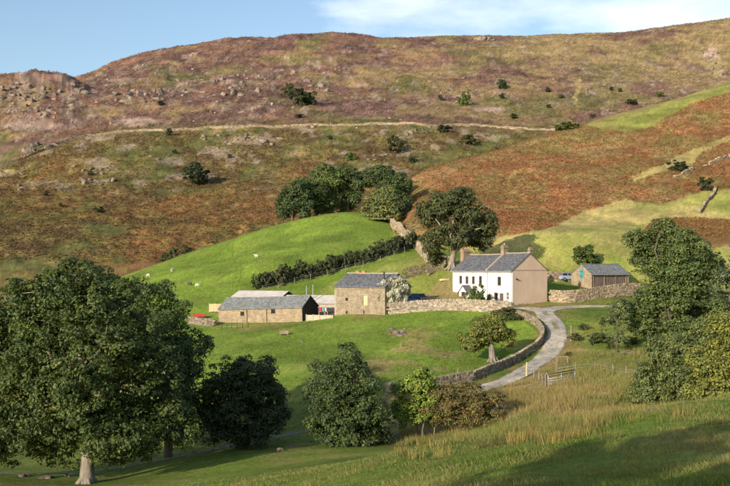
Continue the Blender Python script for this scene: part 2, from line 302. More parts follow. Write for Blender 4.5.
# ------------------------------------------------------------------ mesh helpers
class MB:
    """collects shapes for ONE mesh object"""
    def __init__(s): s.v = []; s.f = []; s.m = []; s.c = []; s.smooth = []
    def add(s, vs, fs, mi=0, col=None, smooth=False):
        o = len(s.v); s.v += [tuple(map(float, p)) for p in vs]
        for f in fs: s.f.append(tuple(i + o for i in f)); s.m.append(mi); s.smooth.append(smooth)
        s.c += [col or (1, 1, 1)] * len(vs)
    def box(s, x0, x1, y0, y1, z0, z1, mi=0, col=None):
        s.add([(x0, y0, z0), (x1, y0, z0), (x1, y1, z0), (x0, y1, z0), (x0, y0, z1), (x1, y0, z1), (x1, y1, z1), (x0, y1, z1)],
              [(0, 3, 2, 1), (4, 5, 6, 7), (0, 1, 5, 4), (1, 2, 6, 5), (2, 3, 7, 6), (3, 0, 4, 7)], mi, col)
    def prism(s, poly, a, b, axis=0, mi=0):
        """poly of 2D points extruded along axis from a to b"""
        def mk(p, t):
            return (t, p[0], p[1]) if axis == 0 else (p[0], t, p[1]) if axis == 1 else (p[0], p[1], t)
        n = len(poly); vs = [mk(p, a) for p in poly] + [mk(p, b) for p in poly]
        fs = [tuple(range(n))[::-1], tuple(range(n, 2 * n))] + [(i, (i + 1) % n, n + (i + 1) % n, n + i) for i in range(n)]
        s.add(vs, fs, mi)
    def tube(s, pts, rad, sides=7, mi=0, cap=True, col=None, smooth=True):
        pts = [Vector(p) for p in pts]; o = []; vs = []; fs = []
        ref = Vector((0.31, 0.77, 0.2))
        for i, p in enumerate(pts):
            t = (pts[min(i + 1, len(pts) - 1)] - pts[max(i - 1, 0)]).normalized()
            a = t.cross(ref); a = a.normalized() if a.length > 1e-4 else Vector((1, 0, 0)); b = t.cross(a)
            for k in range(sides):
                an = 2 * math.pi * k / sides; vs.append(p + (a * math.cos(an) + b * math.sin(an)) * rad[i])
        for i in range(len(pts) - 1):
            for k in range(sides):
                k2 = (k + 1) % sides; fs.append((i * sides + k, i * sides + k2, (i + 1) * sides + k2, (i + 1) * sides + k))
        if cap: fs += [tuple(range(sides))[::-1], tuple(range((len(pts) - 1) * sides, len(pts) * sides))]
        s.add(vs, fs, mi, col, smooth)
    def cyl(s, c, r, h, axis=2, sides=14, mi=0, r2=None):
        d = [0, 0, 0]; d[axis] = h; s.tube([c, tuple(c[i] + d[i] for i in range(3))], [r, r2 or r], sides, mi, smooth=False)
    def build(s, name, mats, parent=None, fixn=True):
        me = bpy.data.meshes.new(name); me.from_pydata(s.v, [], s.f)
        for m in (mats if isinstance(mats, (list, tuple)) else [mats]): me.materials.append(m)
        me.polygons.foreach_set('material_index', s.m); me.polygons.foreach_set('use_smooth', s.smooth)
        if any(c != (1, 1, 1) for c in s.c[:50]):
            a = me.attributes.new('Col', 'FLOAT_COLOR', 'POINT')
            cc = np.ones((len(s.c), 4), np.float32); cc[:, :3] = s.c; a.data.foreach_set('color', cc.ravel())
        if fixn:
            bm = bmesh.new(); bm.from_mesh(me); bmesh.ops.recalc_face_normals(bm, faces=bm.faces); bm.to_mesh(me); bm.free()
        me.update()
        o = bpy.data.objects.new(name, me); COL.objects.link(o)
        if parent is not None: o.parent = parent
        return o
def quick_mesh(name, v, f, mat, cols=None, smooth=False):
    """big mesh from numpy: v (n,3), f (m,k)"""
    v = np.ascontiguousarray(v, np.float32); f = np.ascontiguousarray(f, np.int32); k = f.shape[1]
    me = bpy.data.meshes.new(name); me.vertices.add(len(v)); me.vertices.foreach_set('co', v.ravel())
    me.loops.add(f.size); me.loops.foreach_set('vertex_index', f.ravel())
    me.polygons.add(len(f)); me.polygons.foreach_set('loop_start', np.arange(0, f.size, k, dtype=np.int32))
    me.polygons.foreach_set('use_smooth', np.full(len(f), smooth))
    me.update(calc_edges=True)
    if cols is not None:
        a = me.attributes.new('Col', 'FLOAT_COLOR', 'POINT'); cc = np.ones((len(v), 4), np.float32); cc[:, :3] = cols; a.data.foreach_set('color', cc.ravel())
    me.materials.append(mat); return me
def link(name, me, parent=None, loc=None):
    o = bpy.data.objects.new(name, me); COL.objects.link(o)
    if parent is not None: o.parent = parent
    if loc is not None: o.location = loc
    return o
def tag(o, label=None, cat=None, group=None, kind=None):
    if label: o['label'] = label
    if cat: o['category'] = cat
    if group: o['group'] = group
    if kind: o['kind'] = kind
    return o
def thing(name, loc, label, cat, group=None, rz=0.0):
    o = bpy.data.objects.new(name, None); COL.objects.link(o); o.location = loc; o.rotation_euler = (0, 0, rz); o.empty_display_size = .3
    return tag(o, label, cat, group)

# ------------------------------------------------------------------ ground: one sheet, finest where the valley is seen
def inpoly(px, py, poly):
    r = np.zeros(px.shape, bool); n = len(poly)
    for i in range(n):
        x1, y1 = poly[i]; x2, y2 = poly[(i + 1) % n]
        c = ((y1 > py) != (y2 > py)) & (px < (x2 - x1) * (py - y1) / (y2 - y1 + 1e-9) + x1); r ^= c
    return r
def lin(*c): return np.array(c, float)
GREEN, GREEN2, YGREEN = lin(.155, .225, .032), lin(.115, .170, .027), lin(.215, .238, .055)
PALE, TAWNY, STRAW = lin(.36, .30, .115), lin(.275, .21, .085), lin(.33, .26, .11)
RUST, RUST2, OLIVE = lin(.262, .132, .062), lin(.21, .105, .044), lin(.165, .135, .050)
HEATH, HEATH2, FELLDK, FELLGR = lin(.170, .098, .080), lin(.105, .066, .053), lin(.120, .082, .042), lin(.100, .100, .036)
TANG, SCREE, ROCKC, EARTH = lin(.245, .180, .088), lin(.31, .225, .18), lin(.235, .19, .155), lin(.16, .12, .085)
def blend(c, col, w): return c * (1 - w[:, None]) + col * w[:, None]
def ground_colour(x, y, z, lay):
    n = len(x); px, py = proj(x, y, z)
    far = np.clip(y / 500, .1, 1.5)
    jx = (fbm(x / 9, y / 12, 41, 3) - .5) * 16; jy = (fbm(x / 9, y / 12, 47, 3) - .5) * 10
    qx = px + jx; qy = py + jy
    A1 = fbm(x / 40, y / 60, 51, 5, .6); A2 = fbm(x / 14, y / 20, 57, 4, .6); A3 = fbm(x / 3.5, y / 4.5, 61, 3, .6); A4 = fbm(x / 1.3, y / 1.5, 67, 2); R0 = _h((x * 37).astype(np.int64), (y * 37).astype(np.int64), 3)
    # --- fell
    wy = np.interp(px, [0, 22, 45, 60, 85, 110, 170, 240, 300, 380, 420, 480, 556, 700], [167, 160, 150, 144, 138, 134, 130.5, 128, 127, 125, 126, 127.5, 131, 135])
    up = sstep(4, -14, py - wy + jy * 1.4)                             # above the intake wall
    left = sstep(420, 300, px + jx * 4 + (A1 - .5) * 200)
    low = FELLDK + (FELLGR - FELLDK) * sstep(.46, .60, A2)[:, None]
    low = blend(low, RUST2, .85 * sstep(.44, .62, A1 * .6 + A3 * .4) * sstep(140, 185, py))
    low = blend(low, OLIVE * 1.1, .7 * sstep(.52, .66, A3))
    low = blend(low, TANG, .7 * sstep(.58, .68, A2 * .7 + A1 * .3) * sstep(215, 150, py))
    hi = HEATH2 + (HEATH - HEATH2) * sstep(.38, .6, A3)[:, None]
    hi = blend(hi, TANG, .8 * sstep(.55, .63, A2 * .6 + A1 * .4 + .10 * (1 - left)))
    hi = blend(hi, FELLGR * 1.25, .7 * sstep(.54, .64, fbm(x / 30, y / 40, 71, 4)) )
    hi = blend(hi, lin(.215, .122, .08), .5 * sstep(.55, .66, fbm(x / 22, y / 30, 73, 4)))
    hi = blend(hi, TANG * 1.05, .62 * sstep(380, 560, px + jx * 3) * sstep(100, 78, py + jy * 2) * sstep(.36, .50, A1 * .5 + A2 * .5))
    c = low * (1 - up[:, None]) + hi * up[:, None]
    isF = (lay >= 3)
    # bare scree and worn patches that have their own shape on the fell
    for cx, cy, rx, ry, st, col in ((35, 126, 42, 7, .8, SCREE), (135, 122, 30, 6, .9, SCREE), (120, 81, 20, 4, .7, SCREE), (108, 112, 22, 9, .7, TANG), (90, 163, 30, 5, .6, TANG * 1.15), (130, 172, 26, 5, .6, TANG),
                            (10, 172, 18, 4, .6, STRAW), (62, 186, 14, 5, .6, SCREE), (490, 109, 22, 4.5, .9, SCREE), (465, 95, 12, 5, .5, SCREE), (578, 92, 3.5, 22, .8, STRAW), (712, 56, 10, 7, .95, SCREE * 1.15), (716, 68, 9, 12, .6, STRAW), (592, 92, 6, 4, .8, SCREE),
                            (430, 140, 25, 3, .5, TANG), (310, 95, 30, 7, .5, TANG), (250, 140, 40, 6, .55, SCREE), (300, 60, 60, 6, .5, FELLGR * 1.4), (230, 70, 40, 5, .6, FELLGR * 1.4), (500, 62, 40, 6, .5, FELLGR), (540, 50, 45, 6, .7, TANG * 1.2), (650, 60, 70, 10, .5, TANG * 1.2), (410, 88, 40, 9, .5, FELLGR), (650, 88, 28, 10, .8, HEATH), (560, 70, 22, 5, .6, HEATH * 1.05), (440, 62, 40, 8, .5, HEATH * 1.1), (350, 58, 30, 4, .5, TANG)):
        w = np.exp(-(((px - cx + jx * .8) / rx) ** 2 + ((py - cy + jy * .6) / ry) ** 2) * 1.2)
        w = sstep(.30, .75, w + (A3 - .5) * .5) * st * isF; c = blend(c, col, w)
    band = np.exp(-((py - 90 - 6 * (fbm(x / 60, y / 60, 83, 2) - .5) * 4) / 17) ** 2) * sstep(380, 300, px + jx * 3) + .6 * np.exp(-((py - 98) / 12) ** 2) * sstep(560, 460, px) * (px > 300)
    rk = sstep(.60, .67, fbm(x / 6, y / 11, 81, 5, .65) + .07 * (lay == 4) + .06 * band - .05 * sstep(70, 50, py)) * isF * up
    c = blend(c, np.where((A4 > .5)[:, None], SCREE * 1.05, ROCKC * .7), .7 * rk)
    c = blend(c, np.where((A4 > .55)[:, None], SCREE, ROCKC), .7 * sstep(.63, .68, fbm(x / 8, y / 11, 85, 4, .6)) * isF * (1 - up) * sstep(205, 175, py))
    c = blend(c, c * .55, .55 * isF * sstep(.55, .72, A4))             # shade in gaps between plants, painted as darker flecks in the colour
    c = np.where((isF & (up > .3))[:, None], c * np.array([1.08, 1.08, 1.10]), np.where(isF[:, None], c * np.array([1.08, 1.10, 1.05]), c))
    # --- spur with bracken
    sp = RUST * (.85 + .4 * A3[:, None]); sp = blend(sp, OLIVE * 1.2, .8 * sstep(.43, .58, A2 * .55 + A3 * .45)); sp = blend(sp, TANG, .45 * sstep(.5, .62, fbm(x / 6, y / 9, 97, 3))); sp = blend(sp, RUST2 * .8, .6 * sstep(.54, .68, A4))
    sp = blend(sp, TANG, .55 * sstep(.58, .68, A1 * .5 + A2 * .5))
    pale = PALE * (.8 + .4 * A2[:, None]); pale = blend(pale, YGREEN * 1.05, .8 * sstep(.44, .58, A1)); pale = blend(pale, GREEN2 * 1.1, .5 * sstep(.60, .70, A2)); pale = blend(pale, TAWNY, .35 * sstep(.55, .7, A3))
    w = inpoly(qx, qy, [(455, 262), (470, 246), (500, 237), (545, 228), (585, 213), (625, 203), (660, 205), (700, 192), (760, 182), (800, 340), (455, 340)]).astype(float)
    sp = sp * (1 - w[:, None]) + pale * w[:, None]
    for poly, col, st in (([(585, 126), (610, 110), (660, 96), (750, 62), (750, 86), (690, 104), (648, 128), (625, 131)], YGREEN * 1.05, .85),
                          ([(505, 178), (528, 165), (526, 170), (508, 182)], STRAW, .6), ([(632, 177), (665, 163), (692, 150), (735, 132), (735, 138), (700, 154), (690, 168), (668, 170), (634, 181)], PALE, .8),
                          ([(638, 233), (655, 219), (690, 217), (750, 222), (750, 244), (700, 250), (650, 246)], RUST2 * .9, .85), ([(585, 236), (610, 222), (650, 230), (630, 245), (598, 246)], PALE * 1.1, .4)):
        w = inpoly(px + jx * .45, py + jy * .35, poly) * st; sp = blend(sp, col * (.85 + .3 * A3[:, None]), w)
    topw = inpoly(px + jx * 1.5, py + jy, [(400, 205), (412, 176), (560, 128), (600, 118), (640, 128), (750, 84), (750, 140), (680, 150), (600, 140), (520, 165), (440, 200)]); sp = blend(sp, OLIVE * (.9 + .4 * A3[:, None]), .55 * topw * sstep(.36, .52, A2)); edge = sstep(5, 1.5, np.abs(py - (180 - (px - 410) * .306)) + jy * .3) * .4; sp = blend(sp, TANG, edge)
    c = np.where((lay == 2)[:, None], sp, c)
    # --- pasture knoll
    kn = GREEN * (.92 + .22 * A2[:, None]); kn = blend(kn, GREEN2, .6 * sstep(.46, .60, A2)); kn = blend(kn, GREEN2 * .8, .35 * sstep(.56, .66, A3)); kn = blend(kn, GREEN2 * .75, .5 * (np.abs(np.abs(px - 236 - (py - 268) * -.1 - 3 * np.sin(py * .12)) - 2.2) < .55) * (py > 254) * (py < 286)); kn = blend(kn, YGREEN, .35 * sstep(.56, .68, A3))
    kn = blend(kn, YGREEN * .95, .8 * (inpoly(qx, qy, [(300, 300), (330, 283), (415, 252), (425, 255), (450, 262), (450, 300), (330, 310)])))
    kn = blend(kn, STRAW * .8, .4 * sstep(.60, .70, A2) * (px > 385))
    c = np.where((lay == 1)[:, None], kn, c)
    # --- valley
    rough = TAWNY * (.8 + .4 * A3[:, None]); rough = blend(rough, YGREEN * .75, .8 * sstep(.46, .6, A2)); rough = blend(rough, GREEN2 * .9, .5 * sstep(.56, .68, A1))
    va = rough.copy()
    fld = inpoly(qx, px * 0 + py + jy * .5, [(150, 335), (217, 322), (333, 314), (400, 308), (455, 304), (516, 308), (546, 324), (547, 342), (520, 360), (470, 381), (392, 392), (330, 400), (200, 405), (130, 370)])
    fg = GREEN * (.95 + .25 * A2[:, None]); fg = blend(fg, YGREEN, .35 * sstep(.50, .62, A3)); fg = blend(fg, GREEN2 * .85, .5 * sstep(.50, .62, A2)); fg = blend(fg, TAWNY, .5 * sstep(.62, .70, fbm(x / 7, y / 7, 99, 4)))
    va = np.where(fld[:, None], fg, va)
    w = inpoly(qx, qy, [(300, 380), (345, 372), (385, 350), (420, 338), (450, 350), (472, 347), (488, 362), (470, 378), (420, 384), (385, 374), (345, 384)]) * .75 * sstep(.44, .60, A2 * .5 + fbm(x / 5, y / 5, 93, 3) * .5); va = blend(va, STRAW * .85, w)
    w = inpoly(qx, qy, [(383, 326), (410, 322), (440, 328), (425, 340), (390, 342)]) * .55 * sstep(.42, .56, A3); va = blend(va, TAWNY, w)
    w = inpoly(qx, qy, [(318, 384), (400, 376), (398, 392), (330, 400)]) * .8; va = blend(va, GREEN, w)
    yard = inpoly(px, py, [(212, 312), (305, 300), (340, 296), (405, 290), (408, 306), (335, 316), (215, 322)]) & (y > 160); va = np.where(yard[:, None], EARTH * (1 + .5 * A3[:, None]), va)
    gar = inpoly(qx, qy, [(402, 302), (410, 270), (455, 262), (460, 300)]) & (y > 164); va = np.where(gar[:, None], blend(STRAW * .75, GREEN, sstep(.4, .55, A2)), va)
    bank = inpoly(qx, qy, [(560, 312), (650, 308), (650, 348), (585, 350), (562, 335)]); va = np.where(bank[:, None], blend(YGREEN * .85, GREEN2, sstep(.45, .58, A2)), va)
    paleA = (lay == 0) & (y > 172) & (px > 545); va = np.where(paleA[:, None], pale, va)
    # near meadow
    rough_l = sstep(420, 330, px + jx) * (lay == 0) * (y < 125); va = blend(va, GREEN2 * (.6 + .5 * A2[:, None]), .85 * rough_l * (~fld))
    mead = GREEN2 * .92 * (.8 + .45 * A2[:, None]); mead = blend(mead, STRAW * .8, .6 * sstep(.52, .66, A2 * .6 + A3 * .4)); mead = blend(mead, YGREEN * .8, .5 * sstep(.5, .6, A1))
    wn_ = sstep(100, 76, y) * (1 - inpoly(qx, qy, [(480, 392), (560, 372), (700, 380), (700, 405), (620, 416), (560, 424), (505, 432)]) * (y > 62)); va = va * (1 - wn_[:, None]) + mead * wn_[:, None]
    nearroad = inpoly(px, py, [(516, 312), (560, 305), (568, 330), (562, 350), (530, 376), (495, 392), (470, 396), (470, 378), (500, 366), (530, 352), (540, 335)]) & (lay == 0); va = np.where(nearroad[:, None], blend(GREEN2 * .9, STRAW * .7, .7 * sstep(.45, .6, A3)), va)
    c = np.where((lay == 0)[:, None], va, c)
    am = np.where(lay >= 3, .20, np.where(lay == 2, .15, .17))[:, None]; c = c * (1 - am + 2 * am * R0[:, None])
    return np.clip(c, .01, .6)
ang = np.concatenate([np.linspace(-180, -40, 24)[:-1], np.linspace(-40, -21.5, 40)[:-1], np.linspace(-21.5, 21.5, 490), np.linspace(21.5, 40, 40)[1:], np.linspace(40, 180, 24)[1:]])
rad = np.concatenate([np.linspace(1.2, 14, 10)[:-1], 14 * (830 / 14) ** np.linspace(0, 1, 665), np.array([860, 900, 960, 1100, 1400, 1800.])])
aa, rr = np.meshgrid(np.radians(ang), rad)
gx = (np.sin(aa) * rr).ravel(); gy = (np.cos(aa) * rr).ravel()
gz, glay = hfull(gx, gy, True)
farr = rr.ravel() > 960; gz = np.where(farr, gz - (rr.ravel() - 960) * .06, gz)
nr, nc = rr.shape
ii = (np.arange(nr - 1)[:, None] * nc + np.arange(nc - 1)[None]).ravel()
gf = np.stack([ii, ii + 1, ii + nc + 1, ii + nc], 1)
gcol = ground_colour(gx, gy, gz, glay)
gme = quick_mesh('ground', np.stack([gx, gy, gz], 1), gf, M['ground'], gcol, True)
tag(link('ground', gme), kind='structure')

# ------------------------------------------------------------------ tracks
def resample(pts, step):
    p = np.array(pts, float)[:, :2]
    # Catmull-Rom through the points, then even spacing
    q = np.vstack([2 * p[0] - p[1], p, 2 * p[-1] - p[-2]]); out = []
    for i in range(1, len(q) - 2):
        for t in np.linspace(0, 1, 24, endpoint=False):
            a, b, c, d = q[i - 1], q[i], q[i + 1], q[i + 2]
            out.append(.5 * (2 * b + (c - a) * t + (2 * a - 5 * b + 4 * c - d) * t * t + (3 * b - a - 3 * c + d) * t ** 3))
    out.append(p[-1]); o = np.array(out); s = np.r_[0, np.cumsum(np.hypot(*np.diff(o, axis=0).T))]
    n = max(2, int(s[-1] / step) + 1); ss = np.linspace(0, s[-1], n)
    return np.stack([np.interp(ss, s, o[:, 0]), np.interp(ss, s, o[:, 1])], 1)
def normals2(p):
    t = np.gradient(p, axis=0); t /= np.hypot(t[:, 0], t[:, 1])[:, None] + 1e-9; return np.stack([-t[:, 1], t[:, 0]], 1)
def track(name, pts, widths, lift=.07, tone=1.0, ruts=True):
    """gravel sheet laid on the ground with wheel ruts, a weedy crown and ragged edges"""
    p = resample(pts, .45); n = normals2(p); w = np.interp(np.linspace(0, 1, len(p)), np.linspace(0, 1, len(widths)), widths)
    prof = [(-.5, -.4), (-.45, .2), (-.36, .7), (-.27, .75), (-.16, .95), (-.06, 1.3), (.06, 1.3), (.16, .95), (.27, .75), (.36, .7), (.45, .2), (.5, -.4)]
    vs = []; cs = []
    for o, l in prof:
        ww = w * (.86 + .30 * fbm(p[:, 0] / 1.6 + (50 if o > 0 else 0), p[:, 1] / 1.6, 91, 3)) if abs(o) > .3 else w
        q = p + n * (ww * o)[:, None]; vs.append(np.c_[q, hfull(q[:, 0], q[:, 1]) + lift * l - (.2 if l < 0 else 0)])
        nz = fbm(q[:, 0] / 1.1, q[:, 1] / 1.1, 95, 3); nb = fbm(q[:, 0] / 5, q[:, 1] / 5, 96, 2); c = np.array([[.42, .375, .32]]) * (.75 + .5 * nz[:, None]) * tone
        weed = (sstep(.50, .66, nb * .5 + nz * .5) * .75 if abs(o) < .1 else sstep(.40, .6, nz) * .9 if abs(o) > .4 else nz * 0) * (1 if ruts else .5)
        cs.append(c * (1 - weed[:, None]) + np.array([[.15, .15, .05]]) * weed[:, None])
    v = np.stack(vs, 1); cc = np.stack(cs, 1); k = len(prof); m = len(p)
    i0 = (np.arange(m - 1)[:, None] * k + np.arange(k - 1)[None]).ravel()
    f = np.stack([i0, i0 + 1, i0 + k + 1, i0 + k], 1)
    return tag(link(name, quick_mesh(name, v.reshape(-1, 3), f, M['track'], cc.reshape(-1, 3), True)), kind='structure')
road_px = [(660, 304.5), (615, 306), (585, 306.5), (560, 308), (545, 312), (551, 320), (556.5, 330), (556, 341), (547, 355), (533, 366), (513, 378), (492, 386), (465, 393), (442, 399), (420, 405)]
road_w = [G(a, b, 95) for a, b in road_px]
road = track('farm_track', road_w, [2.6, 2.6, 2.8, 3.4, 3.3, 3.2, 3.1, 3.1, 3.1, 3.1, 3.0, 3.0, 3, 3, 3])
apron = track('yard_apron', [G(a, b, 120) for a, b in ((549, 312), (538, 309.5), (527, 308), (515, 308.5), (505, 310))], [4.2, 4.0, 3.6, 2.6, 1.2], .06, 1.0, False)
spur_px = [(470, 394), (492, 403), (506, 414), (516, 423), (532, 436)]
ford = track('ford_track', [G(a, b, 70) for a, b in spur_px[:4]] + [GD(534, 72)], [1.6, 1.9, 2.0, 1.8, 1.8])
beck = track('valley_track', [GD(-60, 84), GD(25, 84.5), GD(75, 86), GD(120, 89), GD(180, 92), GD(235, 94), GD(300, 96), GD(345, 97)], [1.5, 1.5, 1.6, 1.4, 1.3, 1.2, 1.0], .025, .45)

# ------------------------------------------------------------------ dry stone walls
rng = np.random.default_rng(7)
STONE_C = [(.34, .28, .21), (.26, .22, .17), (.40, .34, .265), (.20, .175, .14), (.30, .25, .185)]
CUBE = np.array([(-1, -1, -1), (1, -1, -1), (1, 1, -1), (-1, 1, -1), (-1, -1, 1), (1, -1, 1), (1, 1, 1), (-1, 1, 1)]) * .5
CF = np.array([(0, 3, 2, 1), (4, 5, 6, 7), (0, 1, 5, 4), (1, 2, 6, 5), (2, 3, 7, 6), (3, 0, 4, 7)])
def stone_run(p, hgt, sl, sh, thick, tone, batter=.25, z0=-.35, gap=0.0):
    """courses of separate irregular stones along p (n,2)"""
    s = np.r_[0, np.cumsum(np.hypot(*np.diff(p, axis=0).T))]; Ltot = s[-1]; V = []; C = []
    base = hfull(p[:, 0], p[:, 1]); n2 = normals2(p); z = z0
    while z < hgt:
        hh = sh * rng.uniform(.8, 1.25); t = rng.uniform(0, sl)
        lens = rng.uniform(.55, 1.5, int(Ltot / sl * 1.3) + 4) * sl; st = np.cumsum(lens) - lens + t - sl
        keep = (st > 0) & (st + lens < Ltot); st = st[keep]; lens = lens[keep]; mid = st + lens / 2; n = len(mid)
        if gap and z > hgt * .4: k2 = fbm(mid / 3.0, mid * 0, 5, 2) > gap; mid = mid[k2]; lens = lens[k2]; n = len(mid)
        cx = np.interp(mid, s, p[:, 0]); cy = np.interp(mid, s, p[:, 1]); cz = np.interp(mid, s, base)
        nx = np.interp(mid, s, n2[:, 0]); ny = np.interp(mid, s, n2[:, 1]); nl = np.hypot(nx, ny); nx /= nl; ny /= nl
        th = thick * (1 - batter * max(z, 0) / hgt) * rng.uniform(.88, 1.12, n)
        q = CUBE[None] * np.stack([lens * 1.02, th, np.full(n, hh) * rng.uniform(.85, 1.12, n)], 1)[:, None, :]
        q = q + rng.normal(0, .05, q.shape) * np.array([sl, .35, sh]); off = rng.normal(0, .025, n)
        wx = cx[:, None] + q[..., 0] * ny[:, None] + (q[..., 1] + off[:, None]) * nx[:, None]
        wy = cy[:, None] - q[..., 0] * nx[:, None] + (q[..., 1] + off[:, None]) * ny[:, None]
        wob = .10 * (fbm(mid / 5, mid * 0 + 3, 8, 2) - .5) * hgt
        V.append(np.stack([wx, wy, cz[:, None] + z + hh / 2 + wob[:, None] + q[..., 2]], -1)); C.append(np.array(STONE_C)[rng.integers(0, 5, n)] * rng.uniform(.75, 1.2, (n, 1)) * np.array(tone))
        z += hh
    V = np.concatenate(V); C = np.concatenate(C); n = len(V)
    f = (np.arange(n)[:, None, None] * 8 + CF[None]).reshape(-1, 4)
    return V.reshape(-1, 3), f, np.repeat(C, 8, 0)
def dry_wall(pts, hgt, label, group=None, sl=.42, sh=.2, thick=.62, tone=(1, 1, 1), cope=True, gap=0.0, name='dry_stone_wall', step=.8):
    p = resample(pts, step); o = p[len(p) // 2]; org = np.array([o[0], o[1], H(*o)])
    t = thing(name, tuple(org), label, 'wall', group)
    v, f, c = stone_run(p, hgt, sl, sh, thick, tone, gap=gap)
    tag(link('stone_courses', quick_mesh('stone_courses', v - org, f, M['drystone'], c), t), kind='stuff')
    if cope:
        v, f, c = stone_run(p, hgt + .26, .17, .30, thick * .8, tone, 0, hgt - .02)
        tag(link('cope_stones', quick_mesh('cope_stones', v - org, f, M['drystone'], c), t), kind='stuff')
    return t
dry_wall([G(a, b, 140) for a, b in ((386, 315), (405, 313), (430, 311), (455, 310.5), (480, 311.5), (500, 313), (513, 315))], 1.2, 'pale stone garden wall running from the stone barn in front of the white house')
dry_wall([G(513, 315, 140)] + [G(a, b, 100) for a, b in ((520, 318), (535, 325), (542.5, 335), (540, 345), (525, 357), (497, 371), (474, 380.5))], .74, 'curving dry stone wall between the green field and the bend of the track', thick=.5, tone=(.9, .88, .84))
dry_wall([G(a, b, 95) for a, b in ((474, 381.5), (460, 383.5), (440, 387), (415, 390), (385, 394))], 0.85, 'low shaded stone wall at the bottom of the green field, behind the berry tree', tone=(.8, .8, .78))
dry_wall([G(a, b, 140) for a, b in ((549, 302), (562, 302.5), (576, 302), (600, 298.5), (618, 296), (640, 294))], 1.35, 'stone wall running from the tan gable in front of the open-fronted barn', tone=(1.05, .98, .88))
dry_wall([G(a, b, 172) for a, b in ((546, 281), (562, 281.5), (582, 281))], 1.4, 'stone wall behind the shady yard beside the open-fronted barn', tone=(1.0, .93, .82))
dry_wall([G(a, b, 200) for a, b in ((392, 225), (400, 232), (408, 239), (417, 248))] + [G(424, 256, 180), G(432, 266, 180)], 1.3, 'pale broad stone wall climbing the field edge between copse and oak', thick=1.2, sl=.6, sh=.3, tone=(1.12, 1.08, 1.0))
dry_wall([G(a, b, 170) for a, b in ((402, 280), (415, 276), (430, 272), (447, 268))], 1.25, 'dark mossy stone wall running up to the foot of the oak behind the house', tone=(.55, .56, .45))
dry_wall([G(a, b, 160) for a, b in ((188, 324), (200, 325), (216, 326.5))], 1.15, 'grey stone yard wall at the blind end of the long low barn', tone=(.68, .66, .66), cope=False)
fellwall = [G(a, b, 420 if a > 40 else 350) for a, b in ((-10, 170), (0, 167), (22, 160), (45, 150), (60, 144), (85, 138), (110, 134), (140, 131.5), (170, 130.5), (205, 129), (240, 128), (300, 127), (340, 126), (380, 124.8), (420, 125.8), (450, 126.5), (480, 127.3), (520, 129), (556, 130.8))]
dry_wall(fellwall, .85, 'very long pale stone wall crossing the whole brown fell', sl=1.0, sh=.34, thick=.55, tone=(.95, .90, .80), cope=False, name='fell_wall', step=3)
dry_wall([G(a, b, 200) for a, b in ((672, 178.5), (680, 176), (690, 171.5), (697, 168.5))], 0.7, 'broken pale stone wall on the bracken slope beside a dark thorn bush', 'ruined walls on the bracken slope', sl=.8, sh=.4, thick=.6, tone=(1.1, 1.06, .98), cope=False, gap=.45)
dry_wall([G(a, b, 200) for a, b in ((704, 167.5), (712, 164), (722, 160), (735, 154.5))], 0.8, 'broken pale stone wall climbing the bracken slope beyond the thorn bushes', 'ruined walls on the bracken slope', sl=.8, sh=.4, thick=.6, tone=(1.1, 1.06, .98), cope=False, gap=.4)
dry_wall([G(a, b, 180) for a, b in ((699, 214), (706, 204), (713, 196), (716, 188))], 0.7, 'thin grey stone wall running straight up the pale grass of the slope', sl=.7, sh=.35, thick=.7, tone=(.7, .7, .66), cope=False)

# ------------------------------------------------------------------ buildings
def wall_panel(mb, L, zb, H_, openings, depth=.16, mi=0, place=None):
    """vertical wall skin in local (s, z) with rectangular openings; place(s, q, z) maps to 3D, q = depth inward"""
    xs = sorted({0, L, *[o[0] for o in openings], *[o[1] for o in openings]}); zs = sorted({zb, H_, *[o[2] for o in openings], *[o[3] for o in openings]})
    for i in range(len(xs) - 1):
        for j in range(len(zs) - 1):
            cx, cz = (xs[i] + xs[i + 1]) / 2, (zs[j] + zs[j + 1]) / 2
            if any(o[0] < cx < o[1] and o[2] < cz < o[3] for o in openings): continue
            mb.add([place(xs[i], 0, zs[j]), place(xs[i + 1], 0, zs[j]), place(xs[i + 1], 0, zs[j + 1]), place(xs[i], 0, zs[j + 1])], [(0, 1, 2, 3)], mi)
    for a, b, c, d in openings:
        for s0, z0, s1, z1 in ((a, c, b, c), (b, c, b, d), (b, d, a, d), (a, d, a, c)):
            mb.add([place(s0, 0, z0), place(s1, 0, z1), place(s1, depth, z1), place(s0, depth, z0)], [(0, 1, 2, 3)], mi)
